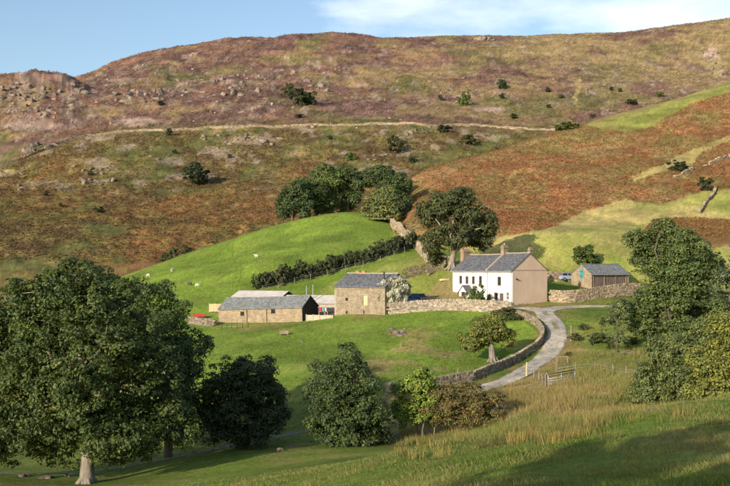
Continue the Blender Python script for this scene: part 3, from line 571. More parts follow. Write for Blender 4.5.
def window(parent, place, a, b, c, d, fmat, depth=.15, bars=(1, 1), sill=None):
    """window part: frame with glazing bars, pane as sub-part, sill as sub-part"""
    mb = MB(); w = .07
    def bx(s0, s1, z0, z1, q0, q1):
        vs = [place(s, q, z) for z in (z0, z1) for s, q in ((s0, q0), (s1, q0), (s1, q1), (s0, q1))]
        mb.add(vs, [(0, 3, 2, 1), (4, 5, 6, 7), (0, 1, 5, 4), (1, 2, 6, 5), (2, 3, 7, 6), (3, 0, 4, 7)])
    q0, q1 = depth - .07, depth + .02
    bx(a, a + w, c, d, q0, q1); bx(b - w, b, c, d, q0, q1); bx(a + w, b - w, c, c + w, q0, q1); bx(a + w, b - w, d - w, d, q0, q1)
    for k in range(bars[0]):
        s = a + (b - a) * (k + 1) / (bars[0] + 1); bx(s - .02, s + .02, c + w, d - w, q0 + .02, q1)
    for k in range(bars[1]):
        z = c + (d - c) * (k + 1) / (bars[1] + 1); bx(a + w, b - w, z - .022, z + .022, q0 + .025, q1)
    fr = mb.build('window', fmat, parent)
    g = MB(); g.add([place(a, depth + .005, c), place(b, depth + .005, c), place(b, depth + .005, d), place(a, depth + .005, d)], [(0, 1, 2, 3)]); g.build('pane', M['glass'], fr, False)
    if sill:
        m2 = MB(); mb_ = mb; vs = [place(s, q, z) for z in (c - .10, c - .004) for s, q in ((a - .08, -.07), (b + .08, -.07), (b + .08, depth * .5), (a - .08, depth * .5))]
        m2.add(vs, [(0, 3, 2, 1), (4, 5, 6, 7), (0, 1, 5, 4), (1, 2, 6, 5), (2, 3, 7, 6), (3, 0, 4, 7)]); m2.build('sill', sill, fr)
    return fr
def gable_roof(parent, x0, x1, W, eave, ridge, mat, over=.22, verge=.12, th=.12, name='roof', sag=0.0, n=14):
    """pitched slate roof, ridge along x; slightly uneven old line"""
    mb = MB(); sl = (ridge - eave) / (W / 2); xs = np.linspace(x0 - verge, x1 + verge, n)
    r = random.Random(int(abs(x0 * 7 + W * 13)))
    top = []
    for x in xs:
        u = (x - x0) / (x1 - x0); dz = -sag * math.sin(math.pi * min(max(u, 0), 1)) + r.uniform(-.02, .02)
        top.append([(x, -over, eave - over * sl + th + dz * .3), (x, W * .25, (eave + ridge) / 2 + th + dz * .7), (x, W / 2, ridge + th + dz), (x, W * .75, (eave + ridge) / 2 + th + dz * .7), (x, W + over, eave - over * sl + th + dz * .3)])
    vs = [p for row in top for p in row] + [(p[0], p[1], p[2] - th) for row in top for p in row]; k = n * 5; fs = []
    for i in range(n - 1):
        for j in range(4):
            a = i * 5 + j; fs.append((a, a + 1, a + 6, a + 5)); fs.append((k + a, k + a + 5, k + a + 6, k + a + 1))
        a = i * 5; fs.append((a, a + 5, k + a + 5, k + a)); a = i * 5 + 4; fs.append((a, k + a, k + a + 5, a + 5))
    for j in range(4):
        fs.append((j, k + j, k + j + 1, j + 1)); a = (n - 1) * 5 + j; fs.append((a, a + 1, k + a + 1, k + a))
    mb.add(vs, fs)
    o = mb.build(name, mat, parent)
    rt = MB(); rt.tube([(x, W / 2, row[2][2] + .02) for x, row in zip(xs, top)], [.10] * n, 6, smooth=False); rt.build('ridge_tiles', M['slateold'] if mat != M['slate'] else M['quoin'], o)
    return o
def gable_wall(parent, x, W, zb, eave, ridge, mat, face=1, name='gable_wall', th=.3, hole=None):
    mb = MB(); ys = [0.003, W - .003]
    if hole is None:
        mb.prism([(ys[0], zb), (ys[1], zb), (ys[1], eave), (W / 2, ridge), (ys[0], eave)], x - th if face > 0 else x, x if face > 0 else x + th, 0)
    return mb.build(name, mat, parent)

# --- farmhouse: white front, tan roughcast gable
hx, hy, hz = P(512.5, 306.5, 161)
HL, HW, HE, HR = 14.7, 7.7, 5.75, 8.45
house = thing('farmhouse', (hx, hy, hz), 'long white farmhouse with grey slate roof, stone chimneys and a tan roughcast gable', 'house', None, math.radians(-55))
def hp(s, q, z): return (-HL + s, q, z)
ops = []
upper = [(.14, .72, 1.3, 3.5), (.25, .72, 1.25, 3.5), (.36, .72, 1.25, 3.48), (.48, .76, 1.35, 3.45), (.79, .86, 1.4, 3.3)]
lower = [(.105, .8, 1.2, .95), (.50, .7, 1.15, 1.0), (.735, .85, 1.2, .95), (.92, .72, 1.25, 1.0)]
for t, w, h, z in upper + lower: ops.append((t * HL - w / 2, t * HL + w / 2, z, z + h))
door = (.825 * HL - .48, .825 * HL + .48, .05, 2.05)
mb = MB(); wall_panel(mb, HL, -1.5, HE, ops + [door], .2, 0, hp)
mb.add([(-HL, .6, -1.5), (0, .6, -1.5), (0, .6, HE), (-HL, .6, HE)], [(0, 1, 2, 3)]); mb.build('front_wall', M['white'], house)
mb = MB(); mb.box(-HL + .01, -.31, HW - .3, HW, -1.5, HE); mb.build('back_wall', M['white'], house)
gable_wall(house, 0, HW, -1.5, HE, HR, M['tan'], 1); gable_wall(house, -HL, HW, -1.5, HE, HR, M['white'], -1)
mb = MB(); mb.box(.003, .05, -.01, HW + .01, HE - .06, HE + .07); mb.build('gable_band', M['tandark'], house)
mb = MB(); mb.box(.003, .035, -.0, .16, -1, HE - .07); mb.build('white_corner', M['white'], house)
mb = MB()
for k in range(16): mb.box(.004, .07 + .06 * random.Random(k).random(), .1 + k * .46, .53 + k * .46, -1.2, .18 + .25 * random.Random(k + 50).random())
mb.build('plinth', M['stonegrey'], house)
for i, (a, b, c, d) in enumerate(ops): window(house, hp, a, b, c, d, M['frame'] if i not in (5, 8) else M['framewhite'], .17, (1, 1), M['quoin'])
mb = MB(); mb.box(-HL + door[0], -HL + door[1], .14, .19, .05, 2.05); dr = mb.build('door', M['frame'], house)
mb = MB(); mb.box(-HL + door[1] - .16, -HL + door[1] - .1, .09, .15, 1.0, 1.12); mb.build('handle', M['black'], dr)
split = -HL * .4
rf = gable_roof(house, -HL, split - .09, HW, HE, HR - .12, M['slate'], .25, .1, .12, 'roof', .08); gable_roof(house, split + .09, 0, HW, HE, HR, M['slate'], .25, .12, .12, 'roof', .05)
mb = MB(); sl_ = (HR - HE) / (HW / 2)
mb.prism([(-.3, HE - .3 * sl_ + .1), (HW / 2, HR + .1), (HW + .3, HE - .3 * sl_ + .1), (HW + .3, HE - .3 * sl_ + .3), (HW / 2, HR + .32), (-.3, HE - .3 * sl_ + .3)], split - .11, split + .09, 0); mb.build('verge_kerb', M['conc'], house)
def chimney(parent, x, y, w, d, z0, z1, pots=2):
    mb = MB(); mb.box(x - w / 2, x + w / 2, y - d / 2, y + d / 2, z0, z1); c = mb.build('chimney', M['chim'], parent)
    mb = MB(); mb.box(x - w / 2 - .09, x + w / 2 + .09, y - d / 2 - .09, y + d / 2 + .09, z1, z1 + .14)
    mb.prism([(x - w / 2 - .02, z1 + .14), (x + w / 2 + .02, z1 + .14), (x + .12, z1 + .55), (x - .12, z1 + .55)], y - d / 2 - .02, y + d / 2 + .02, 1); mb.build('capping', M['chim'], c)
    for k in range(pots):
        yy = y + (k - (pots - 1) / 2) * .45; m2 = MB(); m2.tube([(x, yy, z1 + .5), (x, yy, z1 + .62), (x, yy, z1 + .86)], [.15, .12, .13], 10, smooth=False); m2.build('chimney_pot', M['tandark'], c)
chimney(house, -HL - .33, HW / 2 - .7, .85, 1.6, -1, HR + .4, 1); chimney(house, split - .1, HW / 2, .75, .95, HR - .9, HR + .95, 1)
chimney(house, -.5, HW / 2 + .6, .5, .6, HR - .9, HR + .45, 0)
for s in (split + .02, -.08):
    mb = MB(); mb.tube([(s, -.07, HE - .2), (s, -.07, .1)], [.05, .05], 8); mb.build('downpipe', M['pipe'], house)
mb = MB(); mb.box(-HL - .05, .1, -.36, -.25, HE - .28, HE - .17); mb.build('gutter', M['pipe'], house)
# gabled porch
pcx = -HL + .30 * HL; mb = MB(); PH, PW, PD = 2.15, 1.9, 1.5
mb.box(pcx - PW / 2, pcx - PW / 2 + .2, -PD, -.003, -1.2, PH); mb.box(pcx + PW / 2 - .2, pcx + PW / 2, -PD, -.003, -1.2, PH)
mb.prism([(pcx - PW / 2 + .003, PH), (pcx + PW / 2 - .003, PH), (pcx, PH + 1.0)], -PD + .02, -PD + .22, 1); mb.box(pcx - PW / 2 + .2, pcx - .5, -PD + .003, -PD + .2, -1.2, PH); mb.box(pcx + .5, pcx + PW / 2 - .2, -PD + .003, -PD + .2, -1.2, PH)
por = mb.build('porch', M['white'], house)
mb = MB(); k = 1.0 / (PW / 2); o_ = .2
mb.prism([(pcx - PW / 2 - o_, PH - o_ * k), (pcx, PH + 1.0), (pcx + PW / 2 + o_, PH - o_ * k), (pcx + PW / 2 + o_, PH - o_ * k + .13), (pcx, PH + 1.14), (pcx - PW / 2 - o_, PH - o_ * k + .13)], -PD - .15, -.004, 1); mb.build('porch_roof', M['slate'], por)
mb = MB(); mb.box(pcx - .48, pcx + .48, -.9, -.85, -.5, 2.0); mb.build('porch_door', M['frame'], por)
mb = MB(); mb.box(.004, .25, .75, .95, 4.2, 4.45); mb.tube([(.25, .85, 4.4), (.34, .85, 4.25)], [.05, .09], 8); mb.build('gable_lamp', M['black'], house)

# --- middle stone barn
bx, by, bz = P(385, 314.5, 159.5)
B2L, B2W, B2E, B2R = 10.4, 6.8, 4.3, 6.35
_bx0, _by0 = bx - B2L * math.cos(math.radians(39)), by + B2L * math.sin(math.radians(39))
barn2 = thing('stone_barn', (_bx0, _by0, bz), 'square stone barn with dark slate roof and a timber-filled window, white shrub climbing its end', 'barn', None, math.radians(-39))
def b2(s, q, z): return (s, q, z)
o2 = [(5.95, 6.85, 1.35, 2.95), (2.25, 2.8, 1.95, 2.5), (2.35, 2.75, -.1, .35), (6.0, 6.22, -.5, .55)]
mb = MB(); wall_panel(mb, B2L, -2, B2E, o2, .22, 0, b2); mb.add([(0, .6, -2), (B2L, .6, -2), (B2L, .6, B2E), (0, .6, B2E)], [(0, 1, 2, 3)]); mb.build('front_wall', M['stonegrey'], barn2)
mb = MB(); mb.box(.31, B2L - .31, B2W - .3, B2W, -2, B2E); mb.build('back_wall', M['stonegrey'], barn2)
gable_wall(barn2, 0, B2W, -2, B2E, B2R, M['stonegrey'], -1); gable_wall(barn2, B2L, B2W, -2, B2E, B2R, M['stonegrey'], 1)
mb = MB(); mb.box(5.95, 6.39, .12, .16, 1.35, 2.95); mb.build('window_shutter', M['woodpale'], barn2); mb = MB(); mb.box(6.41, 6.85, .12, .16, 1.35, 2.95); mb.build('window_shutter', M['woodpale'], barn2)
window(barn2, b2, *o2[1], M['frame'], .2, (0, 0), M['quoin'])
mb = MB(); mb.box(5.75, 7.05, -.03, .18, 2.97, 3.15); mb.build('lintel', M['quoin'], barn2)
mb = MB(); mb.box(2.3, 2.8, .2, .25, -.1, .35); mb.build('vent_slot', M['wooddark'], barn2); mb = MB(); mb.box(5.95, 6.25, .2, .25, -.5, .55); mb.build('vent_slot', M['wooddark'], barn2)
mb = MB()
for k in range(10):
    w = .42 if k % 2 else .28; mb.box(-.03, w, -.03, .2, -.8 + k * .45, -.8 + k * .45 + .42)
mb.build('quoins', M['quoin'], barn2)
r2 = gable_roof(barn2, 0, B2L, B2W, B2E, B2R, M['slate'], .2, .15, .12, 'roof', .06)
mb = MB(); mb.tube([(9.2, 1.3, 4.8), (9.2, 1.3, 6.6)], [.12, .12], 9); mb.cyl((9.2, 1.3, 6.6), .2, .12); mb.build('flue', M['black'], barn2)
mb = MB(); mb.box(8.4, 8.9, .5, 1.0, 4.65, 4.85); mb.build('skylight', M['galv'], barn2)

# --- long low barn
cx_, cy_, cz_ = P(219, 327, 171.5)
B1L, B1W, B1E, B1R = 16.0, 5.6, 3.0, 4.75
barn1 = thing('low_barn', (cx_, cy_, cz_), 'long low stone barn with old green-grey slate roof and a black boarded end', 'barn', None, math.radians(-24)); barn1.rotation_euler[1] = math.radians(-2.2)
o1 = [(4.25, 5.0, 1.75, 2.5), (10.1, 10.9, 2.0, 2.75)]
mb = MB(); wall_panel(mb, B1L, -2, B1E, o1, .25, 0, b2); mb.add([(0, .6, -2), (B1L, .6, -2), (B1L, .6, B1E), (0, .6, B1E)], [(0, 1, 2, 3)]); mb.build('front_wall', M['stone'], barn1)
mb = MB(); mb.box(.31, B1L - .31, B1W - .3, B1W, -2, B1E); mb.build('back_wall', M['stone'], barn1)
gable_wall(barn1, 0, B1W, -2, B1E, B1R, M['stone'], -1)
for k in range(11):
    y0 = .02 + k * (B1W - .04) / 11; y1 = y0 + (B1W - .04) / 11 - .03; f = lambda y: B1E + (B1R - B1E) * (1 - abs(y - B1W / 2) / (B1W / 2))
    mb = MB(); mb.prism([(y0, -1), (y1, -1), (y1, f(y1)), (y0, f(y0))], B1L - .06 - .03 * (k % 2), B1L - .01 - .03 * (k % 2), 0); mb.build('board', M['wooddark'], barn1)
mb = MB(); mb.prism([(.05, -1), (B1W - .05, -1), (B1W - .05, B1E - .05), (B1W / 2, B1R - .1), (.05, B1E - .05)], B1L - .3, B1L - .12, 0); mb.build('end_frame', M['wooddark'], barn1)
for o in o1: window(barn1, b2, *o, M['frame'], .22, (0, 0), M['quoin'])
for s in (5.55, 9.3, B1L - .05):
    mb = MB(); mb.tube([(s, -.06, B1E), (s, -.06, -.6)], [.05, .05], 8); mb.build('downpipe', M['black'], barn1)
gable_roof(barn1, 0, B1L, B1W, B1E, B1R, M['slateold'], .2, .12, .12, 'roof', .16, 22)

# --- sheds behind with pale sheet roofs
def sheet_roof(parent, x0, x1, y0, y1, z0, z1, name='roof_sheet'):
    """mono slope of separate corrugated sheets, x across, rising from y0 to y1"""
    n = int((x1 - x0) / 1.1); w = (x1 - x0) / n
    for i in range(n):
        mb = MB(); vs = []; k = 7
        for j in range(k):
            x = x0 + i * w + w * j / (k - 1) * .995; dz = .03 * (j % 2) + .012 * (i % 2); vs += [(x, y0, z0 + dz), (x, y1, z1 + dz)]
        n0 = len(vs); vs += [(a, b, c - .05) for a, b, c in vs]; fs = []
        for j in range(k - 1):
            a = 2 * j; fs += [(a, a + 2, a + 3, a + 1), (n0 + a, n0 + a + 1, n0 + a + 3, n0 + a + 2), (a, n0 + a, n0 + a + 2, a + 2), (a + 1, a + 3, n0 + a + 3, n0 + a + 1)]
        fs += [(0, 1, n0 + 1, n0), (2 * k - 2, n0 + 2 * k - 2, n0 + 2 * k - 1, 2 * k - 1)]
        mb.add(vs, fs); mb.build(name, M['fibre'], parent)
def shed(name, label, px0, px1, d, wdt, eave_py, ridge_py, rz=0.0, wallm='conc', cat='shed'):
    xa, ya, ze = P(px0, eave_py, d); xb = P(px1, eave_py, d)[0]; zr = P(px0, ridge_py, d + wdt / 2)[2]; L_ = xb - xa; zg = H((xa + xb) / 2, d)
    t = thing(name, (xa, ya, zg), label, cat, None, rz); e, r = ze - zg, zr - zg
    mb = MB(); mb.box(0.05, L_ - .05, .1, .3, -2.5, e - .02); mb.build('front_wall', M[wallm], t)
    mb = MB(); mb.box(0.05, L_ - .05, wdt - .3, wdt - .1, -2.5, e - .02); mb.build('back_wall', M[wallm], t)
    for x, fc in ((.06, -1), (L_ - .06, 1)): gable_wall(t, x, wdt, -2.5, e - .06, r - .08, M['wooddark'] if fc > 0 else M[wallm], fc, th=.12)
    sheet_roof(t, -.15, L_ + .15, -.2, wdt / 2, e - .05, r); sheet_roof(t, -.15, L_ + .15, wdt / 2 + .002, wdt + .2, r, e - .05)
    return t
shed('sheet_shed', 'pale sheet-roofed shed rising behind the long low barn', 228, 284, 181, 8, 299.5, 290.5, math.radians(-24))
shed('long_shed', 'long low pale sheet-roofed shed behind both stone barns', 282, 345, 176, 6, 303.0, 295.0, math.radians(-14))
# --- open-fronted barn on the right
rx_, ry_, rz_ = P(592, 291, 176)
B3L, B3W, B3E, B3R = 9.2, 5.0, 2.9, 4.6
barn3 = thing('open_barn', (rx_, ry_, rz_), 'small stone barn with teal loft door, boarded front and slate roof', 'barn', None, math.radians(33))
# gable at x = 0 faces left-front, long boarded side faces right-front
mb = MB(); wall_panel(mb, B3W, -2, B3E - .003, [], .2, 0, lambda s, q, z: (q, s, z))
mb.prism([(.003, B3E - .003), (B3W - .003, B3E - .003), (B3W / 2, B3R)], 0, .3, 0); gw = mb.build('gable_wall', M['stone'], barn3)
mb = MB(); mb.box(-.05, .02, B3W / 2 - .38, B3W / 2 + .38, 2.2, 3.75); dd = mb.build('loft_door', M['teal'], barn3)
mb = MB(); mb.box(-.09, -.05, B3W / 2 - .34, B3W / 2 + .34, 2.5, 2.58); mb.build('hinge', M['black'], dd); mb = MB(); mb.box(-.09, -.05, B3W / 2 - .34, B3W / 2 + .34, 3.35, 3.43); mb.build('hinge', M['black'], dd)
mb = MB(); mb.box(.31, B3L, B3W - .3, B3W, -2, B3E); mb.build('back_wall', M['stone'], barn3)
gable_wall(barn3, B3L, B3W, -2, B3E, B3R, M['stone'], 1)
mb = MB(); mb.box(.31, B3L - .31, .02, .3, -2, .5); mb.build('front_plinth', M['stone'], barn3)
x = .5; k = 0
while x < B3L - .7:
    mb = MB(); mb.box(x, x + .22, .06 + .03 * (k % 2), .1 + .03 * (k % 2), .5, B3E - .25); mb.build('board', M['boardbrown'], barn3); x += .245; k += 1
for xx in (.3, 3.0, 5.8, 8.4):
    mb = MB(); mb.box(xx, xx + .2, -.02, .05, .5, B3E - .22); mb.build('post', M['wood'], barn3)
mb = MB(); mb.box(.0, B3L, -.03, .2, B3E - .22, B3E - .02); mb.build('wall_plate', M['wooddark'], barn3)
gable_roof(barn3, 0, B3L, B3W, B3E, B3R, M['slateold'], .25, .12, .1, 'roof', .08)

# ------------------------------------------------------------------ trees and shrubs
def leaf_mesh(P0, Nrm, size, cols, rng, asp=1.35):
    n = len(P0); Nrm = Nrm / (np.linalg.norm(Nrm, axis=1)[:, None] + 1e-9)
    t = rng.normal(size=(n, 3)); t -= Nrm * (t * Nrm).sum(1)[:, None]; t /= np.linalg.norm(t, axis=1)[:, None] + 1e-9
    b = np.cross(Nrm, t); s = size * rng.uniform(.65, 1.25, (n, 1))
    v = np.stack([P0 - t * s * asp * .5, P0 + b * s * .42 + Nrm * s * .10, P0 + t * s * asp * .5, P0 - b * s * .42 + Nrm * s * .10], 1).reshape(-1, 3)
    f = np.arange(n * 4).reshape(n, 4)
    return v, f, np.repeat(cols, 4, 0)
def crown_points(lobes, nl, cl_r, rng, per=34, hollow=.5, up=.35, gaps=.36, flat=.7):
    """lobes: (c(3), r(3)); returns leaf positions and normals, in clumps spread through the crown's volume"""
    area = np.array([r[0] * r[2] + r[0] * r[1] + r[1] * r[2] for c, r in lobes]); cnt = np.maximum(3, (area / area.sum() * nl / per).astype(int))
    cen = np.mean([c for c, r in lobes], 0)
    Pp, Nn, Cl = [], [], []
    for (c, r), k in zip(lobes, cnt):
        c = np.array(c); r = np.array(r); rm = float(r.min())
        if rm > 2.6 * cl_r:                                   # boughs: smaller rounded masses that make up the lobe
            nb = int(np.clip(2.6 * (r.mean() / (1.9 * cl_r)) ** 2, 9, 60)); db = rng.normal(size=(nb, 3)); db /= np.linalg.norm(db, axis=1)[:, None]
            bc = c + db * r * rng.uniform(.58, .86, (nb, 1)); br = np.maximum(1.5 * cl_r, r.mean() * rng.uniform(.26, .42, nb)); w_ = br ** 2 / (br ** 2).sum(); bi = rng.choice(nb, k, p=w_)
            d = rng.normal(size=(k, 3)) + .55 * db[bi] + np.array([0, 0, .25]); d /= np.linalg.norm(d, axis=1)[:, None]
            cp = bc[bi] + d * (br[bi] * (.55 + .45 * rng.uniform(0, 1, k) ** .5))[:, None] * np.array([1, 1, .8])
            d2 = rng.normal(size=(k, 3)); d2 /= np.linalg.norm(d2, axis=1)[:, None]; fill = rng.uniform(size=k) < .38     # leaves between the boughs
            cp = np.where(fill[:, None], c + d2 * r * rng.uniform(.35, .92, (k, 1)), cp); d = np.where(fill[:, None], d2, d)
        else:
            d = rng.normal(size=(k, 3)); d /= np.linalg.norm(d, axis=1)[:, None]
            rad = hollow + (1 - hollow) * rng.uniform(0, 1, k) ** .55 + rng.normal(0, .05, k)
            cp = c + d * rad[:, None] * r
        g = fbm(cp[:, 0] / (cl_r * 3.2) + 31 * c[1], cp[:, 2] / (cl_r * 3.2) + cp[:, 1] / (cl_r * 4), 77, 2)
        cp = cp[g > gaps]; d = d[g > gaps]; k = len(cp)
        if k == 0: continue
        cr = cl_r * rng.uniform(.6, 1.35, k); q = rng.normal(size=(k, per, 3)); q /= np.linalg.norm(q, axis=2)[..., None]
        q[..., 2] = np.where((q[..., 2] < 0) & (rng.uniform(size=(k, per)) < .55), -q[..., 2], q[..., 2])
        pos = cp[:, None] + q * (cr[:, None] * rng.uniform(.35, 1.0, (k, per)) ** .6)[..., None] * np.array([1, 1, flat])
        nr = q * .7 + d[:, None] * .45 + np.array([0, 0, up]) + rng.normal(0, .38, (k, per, 3))
        Pp.append(pos.reshape(-1, 3)); Nn.append(nr.reshape(-1, 3)); Cl.append(np.repeat(rng.uniform(0, 1, k), per))
    return np.concatenate(Pp), np.concatenate(Nn), np.concatenate(Cl)
def limb(mb, a, b, r0, r1, rnd, sag=.12, n=5, sides=6):
    a, b = Vector(a), Vector(b); L_ = (b - a).length; pts = []; rs = []
    o1 = Vector((rnd.gauss(0, 1), rnd.gauss(0, 1), rnd.uniform(.2, 1))) * L_ * sag
    for i in range(n + 1):
        t = i / n; pts.append(a.lerp(b, t) + o1 * math.sin(math.pi * t) + Vector((rnd.gauss(0, 1), rnd.gauss(0, 1), rnd.gauss(0, 1))) * L_ * .02 * (0 < i < n)); rs.append(r0 + (r1 - r0) * t)
    mb.tube(pts, rs, sides); return pts
def tree(name, label, base, lobes_px, d, nl, leaf, col, trunk_r, seed, cat='tree', group=None, cl=.7, gaps=.36, depth=.85, stems=1, bark='bark', hollow=.5, fork=.35, yellow=.4, berries=0, limbs=2, flat=.7, top=None):
    """base: world foot; lobes_px: (px, py, rx, ry) outlines of foliage masses seen at distance d"""
    rnd = random.Random(seed); rg = np.random.default_rng(seed); bs = np.array(base, float); m = 1.0 / F
    t = thing(name, tuple(bs), label, cat, group); lobes = []
    for i, lo in enumerate(lobes_px):
        px, py, rx, ry = lo[:4]; rx_m, ry_m = rx * d * m, ry * d * m; w = max(l[2] for l in lobes_px) * d * m
        off = lo[4] if len(lo) > 4 else rnd.uniform(-.45, .45) * w
        dd = bs[1] + off; c = np.array(P(px, py, dd)) - bs; lobes.append((c, np.array([rx_m, (rx_m * .6 + ry_m * .4) * depth, ry_m])))
    pos, nrm, clv = crown_points(lobes, nl, cl, rg, gaps=gaps, hollow=hollow, flat=flat)
    pos[:, 2] = np.maximum(pos[:, 2], .15 + 0 * pos[:, 2])
    base_c = np.array(col); n = len(pos); hue = clv * .6 + rg.uniform(0, .4, n)
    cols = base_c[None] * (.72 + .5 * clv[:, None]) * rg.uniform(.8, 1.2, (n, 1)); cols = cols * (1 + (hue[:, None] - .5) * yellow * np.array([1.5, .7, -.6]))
    v, f, cc = leaf_mesh(pos, nrm, leaf, np.clip(cols, .004, .6), rg)
    link('crown', quick_mesh('crown', v, f, M['leaf'], cc), t)
    if berries:
        ix = rg.choice(n, berries); v, f, cc = leaf_mesh(pos[ix] + rg.normal(0, .05, (berries, 3)), rg.normal(size=(berries, 3)), leaf * .8, np.tile([[.30, .045, .02]], (berries, 1)), rg, 1.0)
        tag(link('berries', quick_mesh('berries', v, f, M['leaf'], cc), t), kind='stuff')
    mb = MB(); zs = [c[2] for c, r in lobes]; zmid = min(zs) + (max(zs) - min(zs)) * fork
    for s in range(stems):
        ox, oy = (0, 0) if stems == 1 else (rnd.uniform(-1, 1) * trunk_r * 5, rnd.uniform(-1, 1) * trunk_r * 4)
        cs = sorted(lobes, key=lambda l: abs(l[0][0] - ox * 3) + .3 * rnd.random())
        tx = (np.mean([c[0] for c, r in lobes]) if stems == 1 else cs[0][0][0]) * .5; tr = trunk_r * (1 if stems == 1 else rnd.uniform(.7, 1.1))
        topz = zmid if stems == 1 else zmid * rnd.uniform(.9, 1.3)
        pts = [(ox, oy, -.5), (ox, oy, .05), (ox * 1.02 + rnd.gauss(0, tr * .15), oy, topz * .3), (ox + tx * .4, oy, topz * .65), (ox + tx, oy, topz)]
        mb.tube(pts, [tr * 1.7, tr * 1.35, tr, tr * .9, tr * .72], 10)
        tp = Vector(pts[-1])
        if stems == 1 and trunk_r > .3:
            for k in range(6):
                an = k * 1.05 + rnd.uniform(-.3, .3); mb.tube([(math.cos(an) * tr * .55, math.sin(an) * tr * .55, tr * rnd.uniform(1.6, 2.6)), (math.cos(an) * tr * 1.1, math.sin(an) * tr * 1.1, tr * .7), (math.cos(an) * tr * 2.1, math.sin(an) * tr * 2.1, -.15)], [tr * .28, tr * .34, tr * .22], 6)
        for c, r in (lobes if stems == 1 else cs[:2]):
            st = tp.lerp(Vector(pts[2]), rnd.uniform(0, .7) if c[2] < tp.z + r[2] else rnd.uniform(0, .2))
            e = Vector(c) + Vector((rnd.uniform(-.2, .2) * r[0], rnd.uniform(-.2, .2) * r[1], rnd.uniform(-.1, .3) * r[2]))
            lp = limb(mb, st, e, tr * .48, tr * .12, rnd)
            for k in range(limbs):
                q = rnd.choice(lp[2:]); e2 = Vector(c) + Vector((rnd.uniform(-.8, .8) * r[0], rnd.uniform(-.8, .8) * r[1], rnd.uniform(-.5, .8) * r[2])); limb(mb, q, e2, tr * .18, tr * .05, rnd, .1, 4, 5)
    mb.build('trunk', M[bark], t, False)
    return t
SYC, OAK, ALD, OLV, LIM = (.068, .097, .024), (.056, .076, .022), (.050, .078, .022), (.080, .105, .030), (.17, .235, .04)
tree('sycamore_tree', 'huge spreading sycamore with a stout pale trunk on the near meadow', GD(87, 78), [(72, 300, 55, 40, 0), (110, 318, 48, 45, -1.5), (30, 325, 52, 50, 1), (-15, 360, 50, 65, 0), (90, 370, 66, 58, -3.5), (140, 372, 45, 55, 0), (45, 400, 62, 48, -2), (10, 432, 45, 34, 0), (150, 424, 42, 34, -1), (105, 432, 55, 32, -2.5), (60, 440, 50, 26, 2.5), (-20, 430, 40, 40, 2), (88, 282, 34, 24, 1.5), (50, 300, 40, 30, -1), (95, 340, 60, 50, 3.5), (183, 436, 17, 11, -1)],
     78, 150000, .195, SYC, .46, 1, cl=.55, gaps=.24, bark='barkpale', fork=.25, limbs=3, hollow=.62)
tree('maple_tree', 'dark round maple close behind the huge sycamore', GD(168, 92), [(150, 312, 32, 34, 0), (172, 338, 28, 36, 0), (182, 375, 25, 42, -1), (160, 375, 38, 50, 1.5), (190, 410, 20, 28, 0), (205, 343, 10, 8, -.5)], 92, 40000, .18, (.075, .11, .028), .3, 2, cl=.6, gaps=.24)
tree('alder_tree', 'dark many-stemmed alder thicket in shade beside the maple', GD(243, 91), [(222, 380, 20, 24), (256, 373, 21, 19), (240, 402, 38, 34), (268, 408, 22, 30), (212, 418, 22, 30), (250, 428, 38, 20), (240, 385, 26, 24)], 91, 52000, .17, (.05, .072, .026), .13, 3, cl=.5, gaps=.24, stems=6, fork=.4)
tree('alder_tree', 'dense bushy alder shaped like a broad cone beside the bright field bottom', GD(350, 87), [(345, 358, 15, 15), (333, 377, 22, 18), (352, 380, 26, 22), (340, 402, 36, 22), (365, 402, 24, 26), (345, 424, 40, 20), (372, 425, 22, 20), (314, 368, 5, 9), (322, 398, 20, 14), (350, 440, 30, 8)], 87, 48000, .155, (.072, .104, .034), .2, 4, cl=.5, gaps=.22, hollow=.6, fork=.3)
tree('lime_green_shrub', 'bright yellow-green leafy shrub between the cone-shaped alder and the berry tree', GD(418, 89), [(424, 382, 15, 14), (412, 394, 18, 16), (430, 399, 15, 15), (403, 410, 14, 12), (418, 416, 22, 13)], 89, 17000, .16, LIM, .09, 5, 'shrub', cl=.42, stems=3, gaps=.24)
tree('hawthorn_tree', 'low wide hawthorn tree covered in dull red berries', GD(463, 89.5), [(464, 394, 24, 12), (440, 402, 22, 13), (484, 404, 22, 13), (455, 412, 34, 15), (478, 418, 24, 12), (430, 416, 20, 11), (462, 400, 32, 17), (492, 412, 14, 10), (445, 394, 18, 10)], 89.5, 32000, .13, (.15, .138, .045), .14, 6, cl=.42, gaps=.36, berries=3600, fork=.1, limbs=4, stems=2)
tree('pollard_oak', 'old stumpy pollard oak alone in the bright green field', G(493, 362, 100, 150), [(472, 341, 15, 10), (488, 332, 19, 11), (506, 339, 12, 9), (496, 321, 10, 8), (474, 347, 9, 4), (482, 325, 11, 8)], 127, 22000, .18, (.155, .17, .040), .42, 7, cl=.45, gaps=.26, bark='barkpale', fork=.3)
tree('oak_tree', 'tall broad oak standing behind the chimney end of the white house', GD(452, 184), [(450, 204, 21, 15), (431, 214, 16, 13), (470, 213, 20, 15), (481, 238, 13, 13), (455, 234, 22, 17), (431, 243, 10, 12), (436, 258, 8, 6), (488, 225, 9, 9), (461, 196, 14, 8)], 184, 40000, .30, (.078, .092, .034), .62, 8, cl=.85, gaps=.18, bark='barkpale', fork=.1)
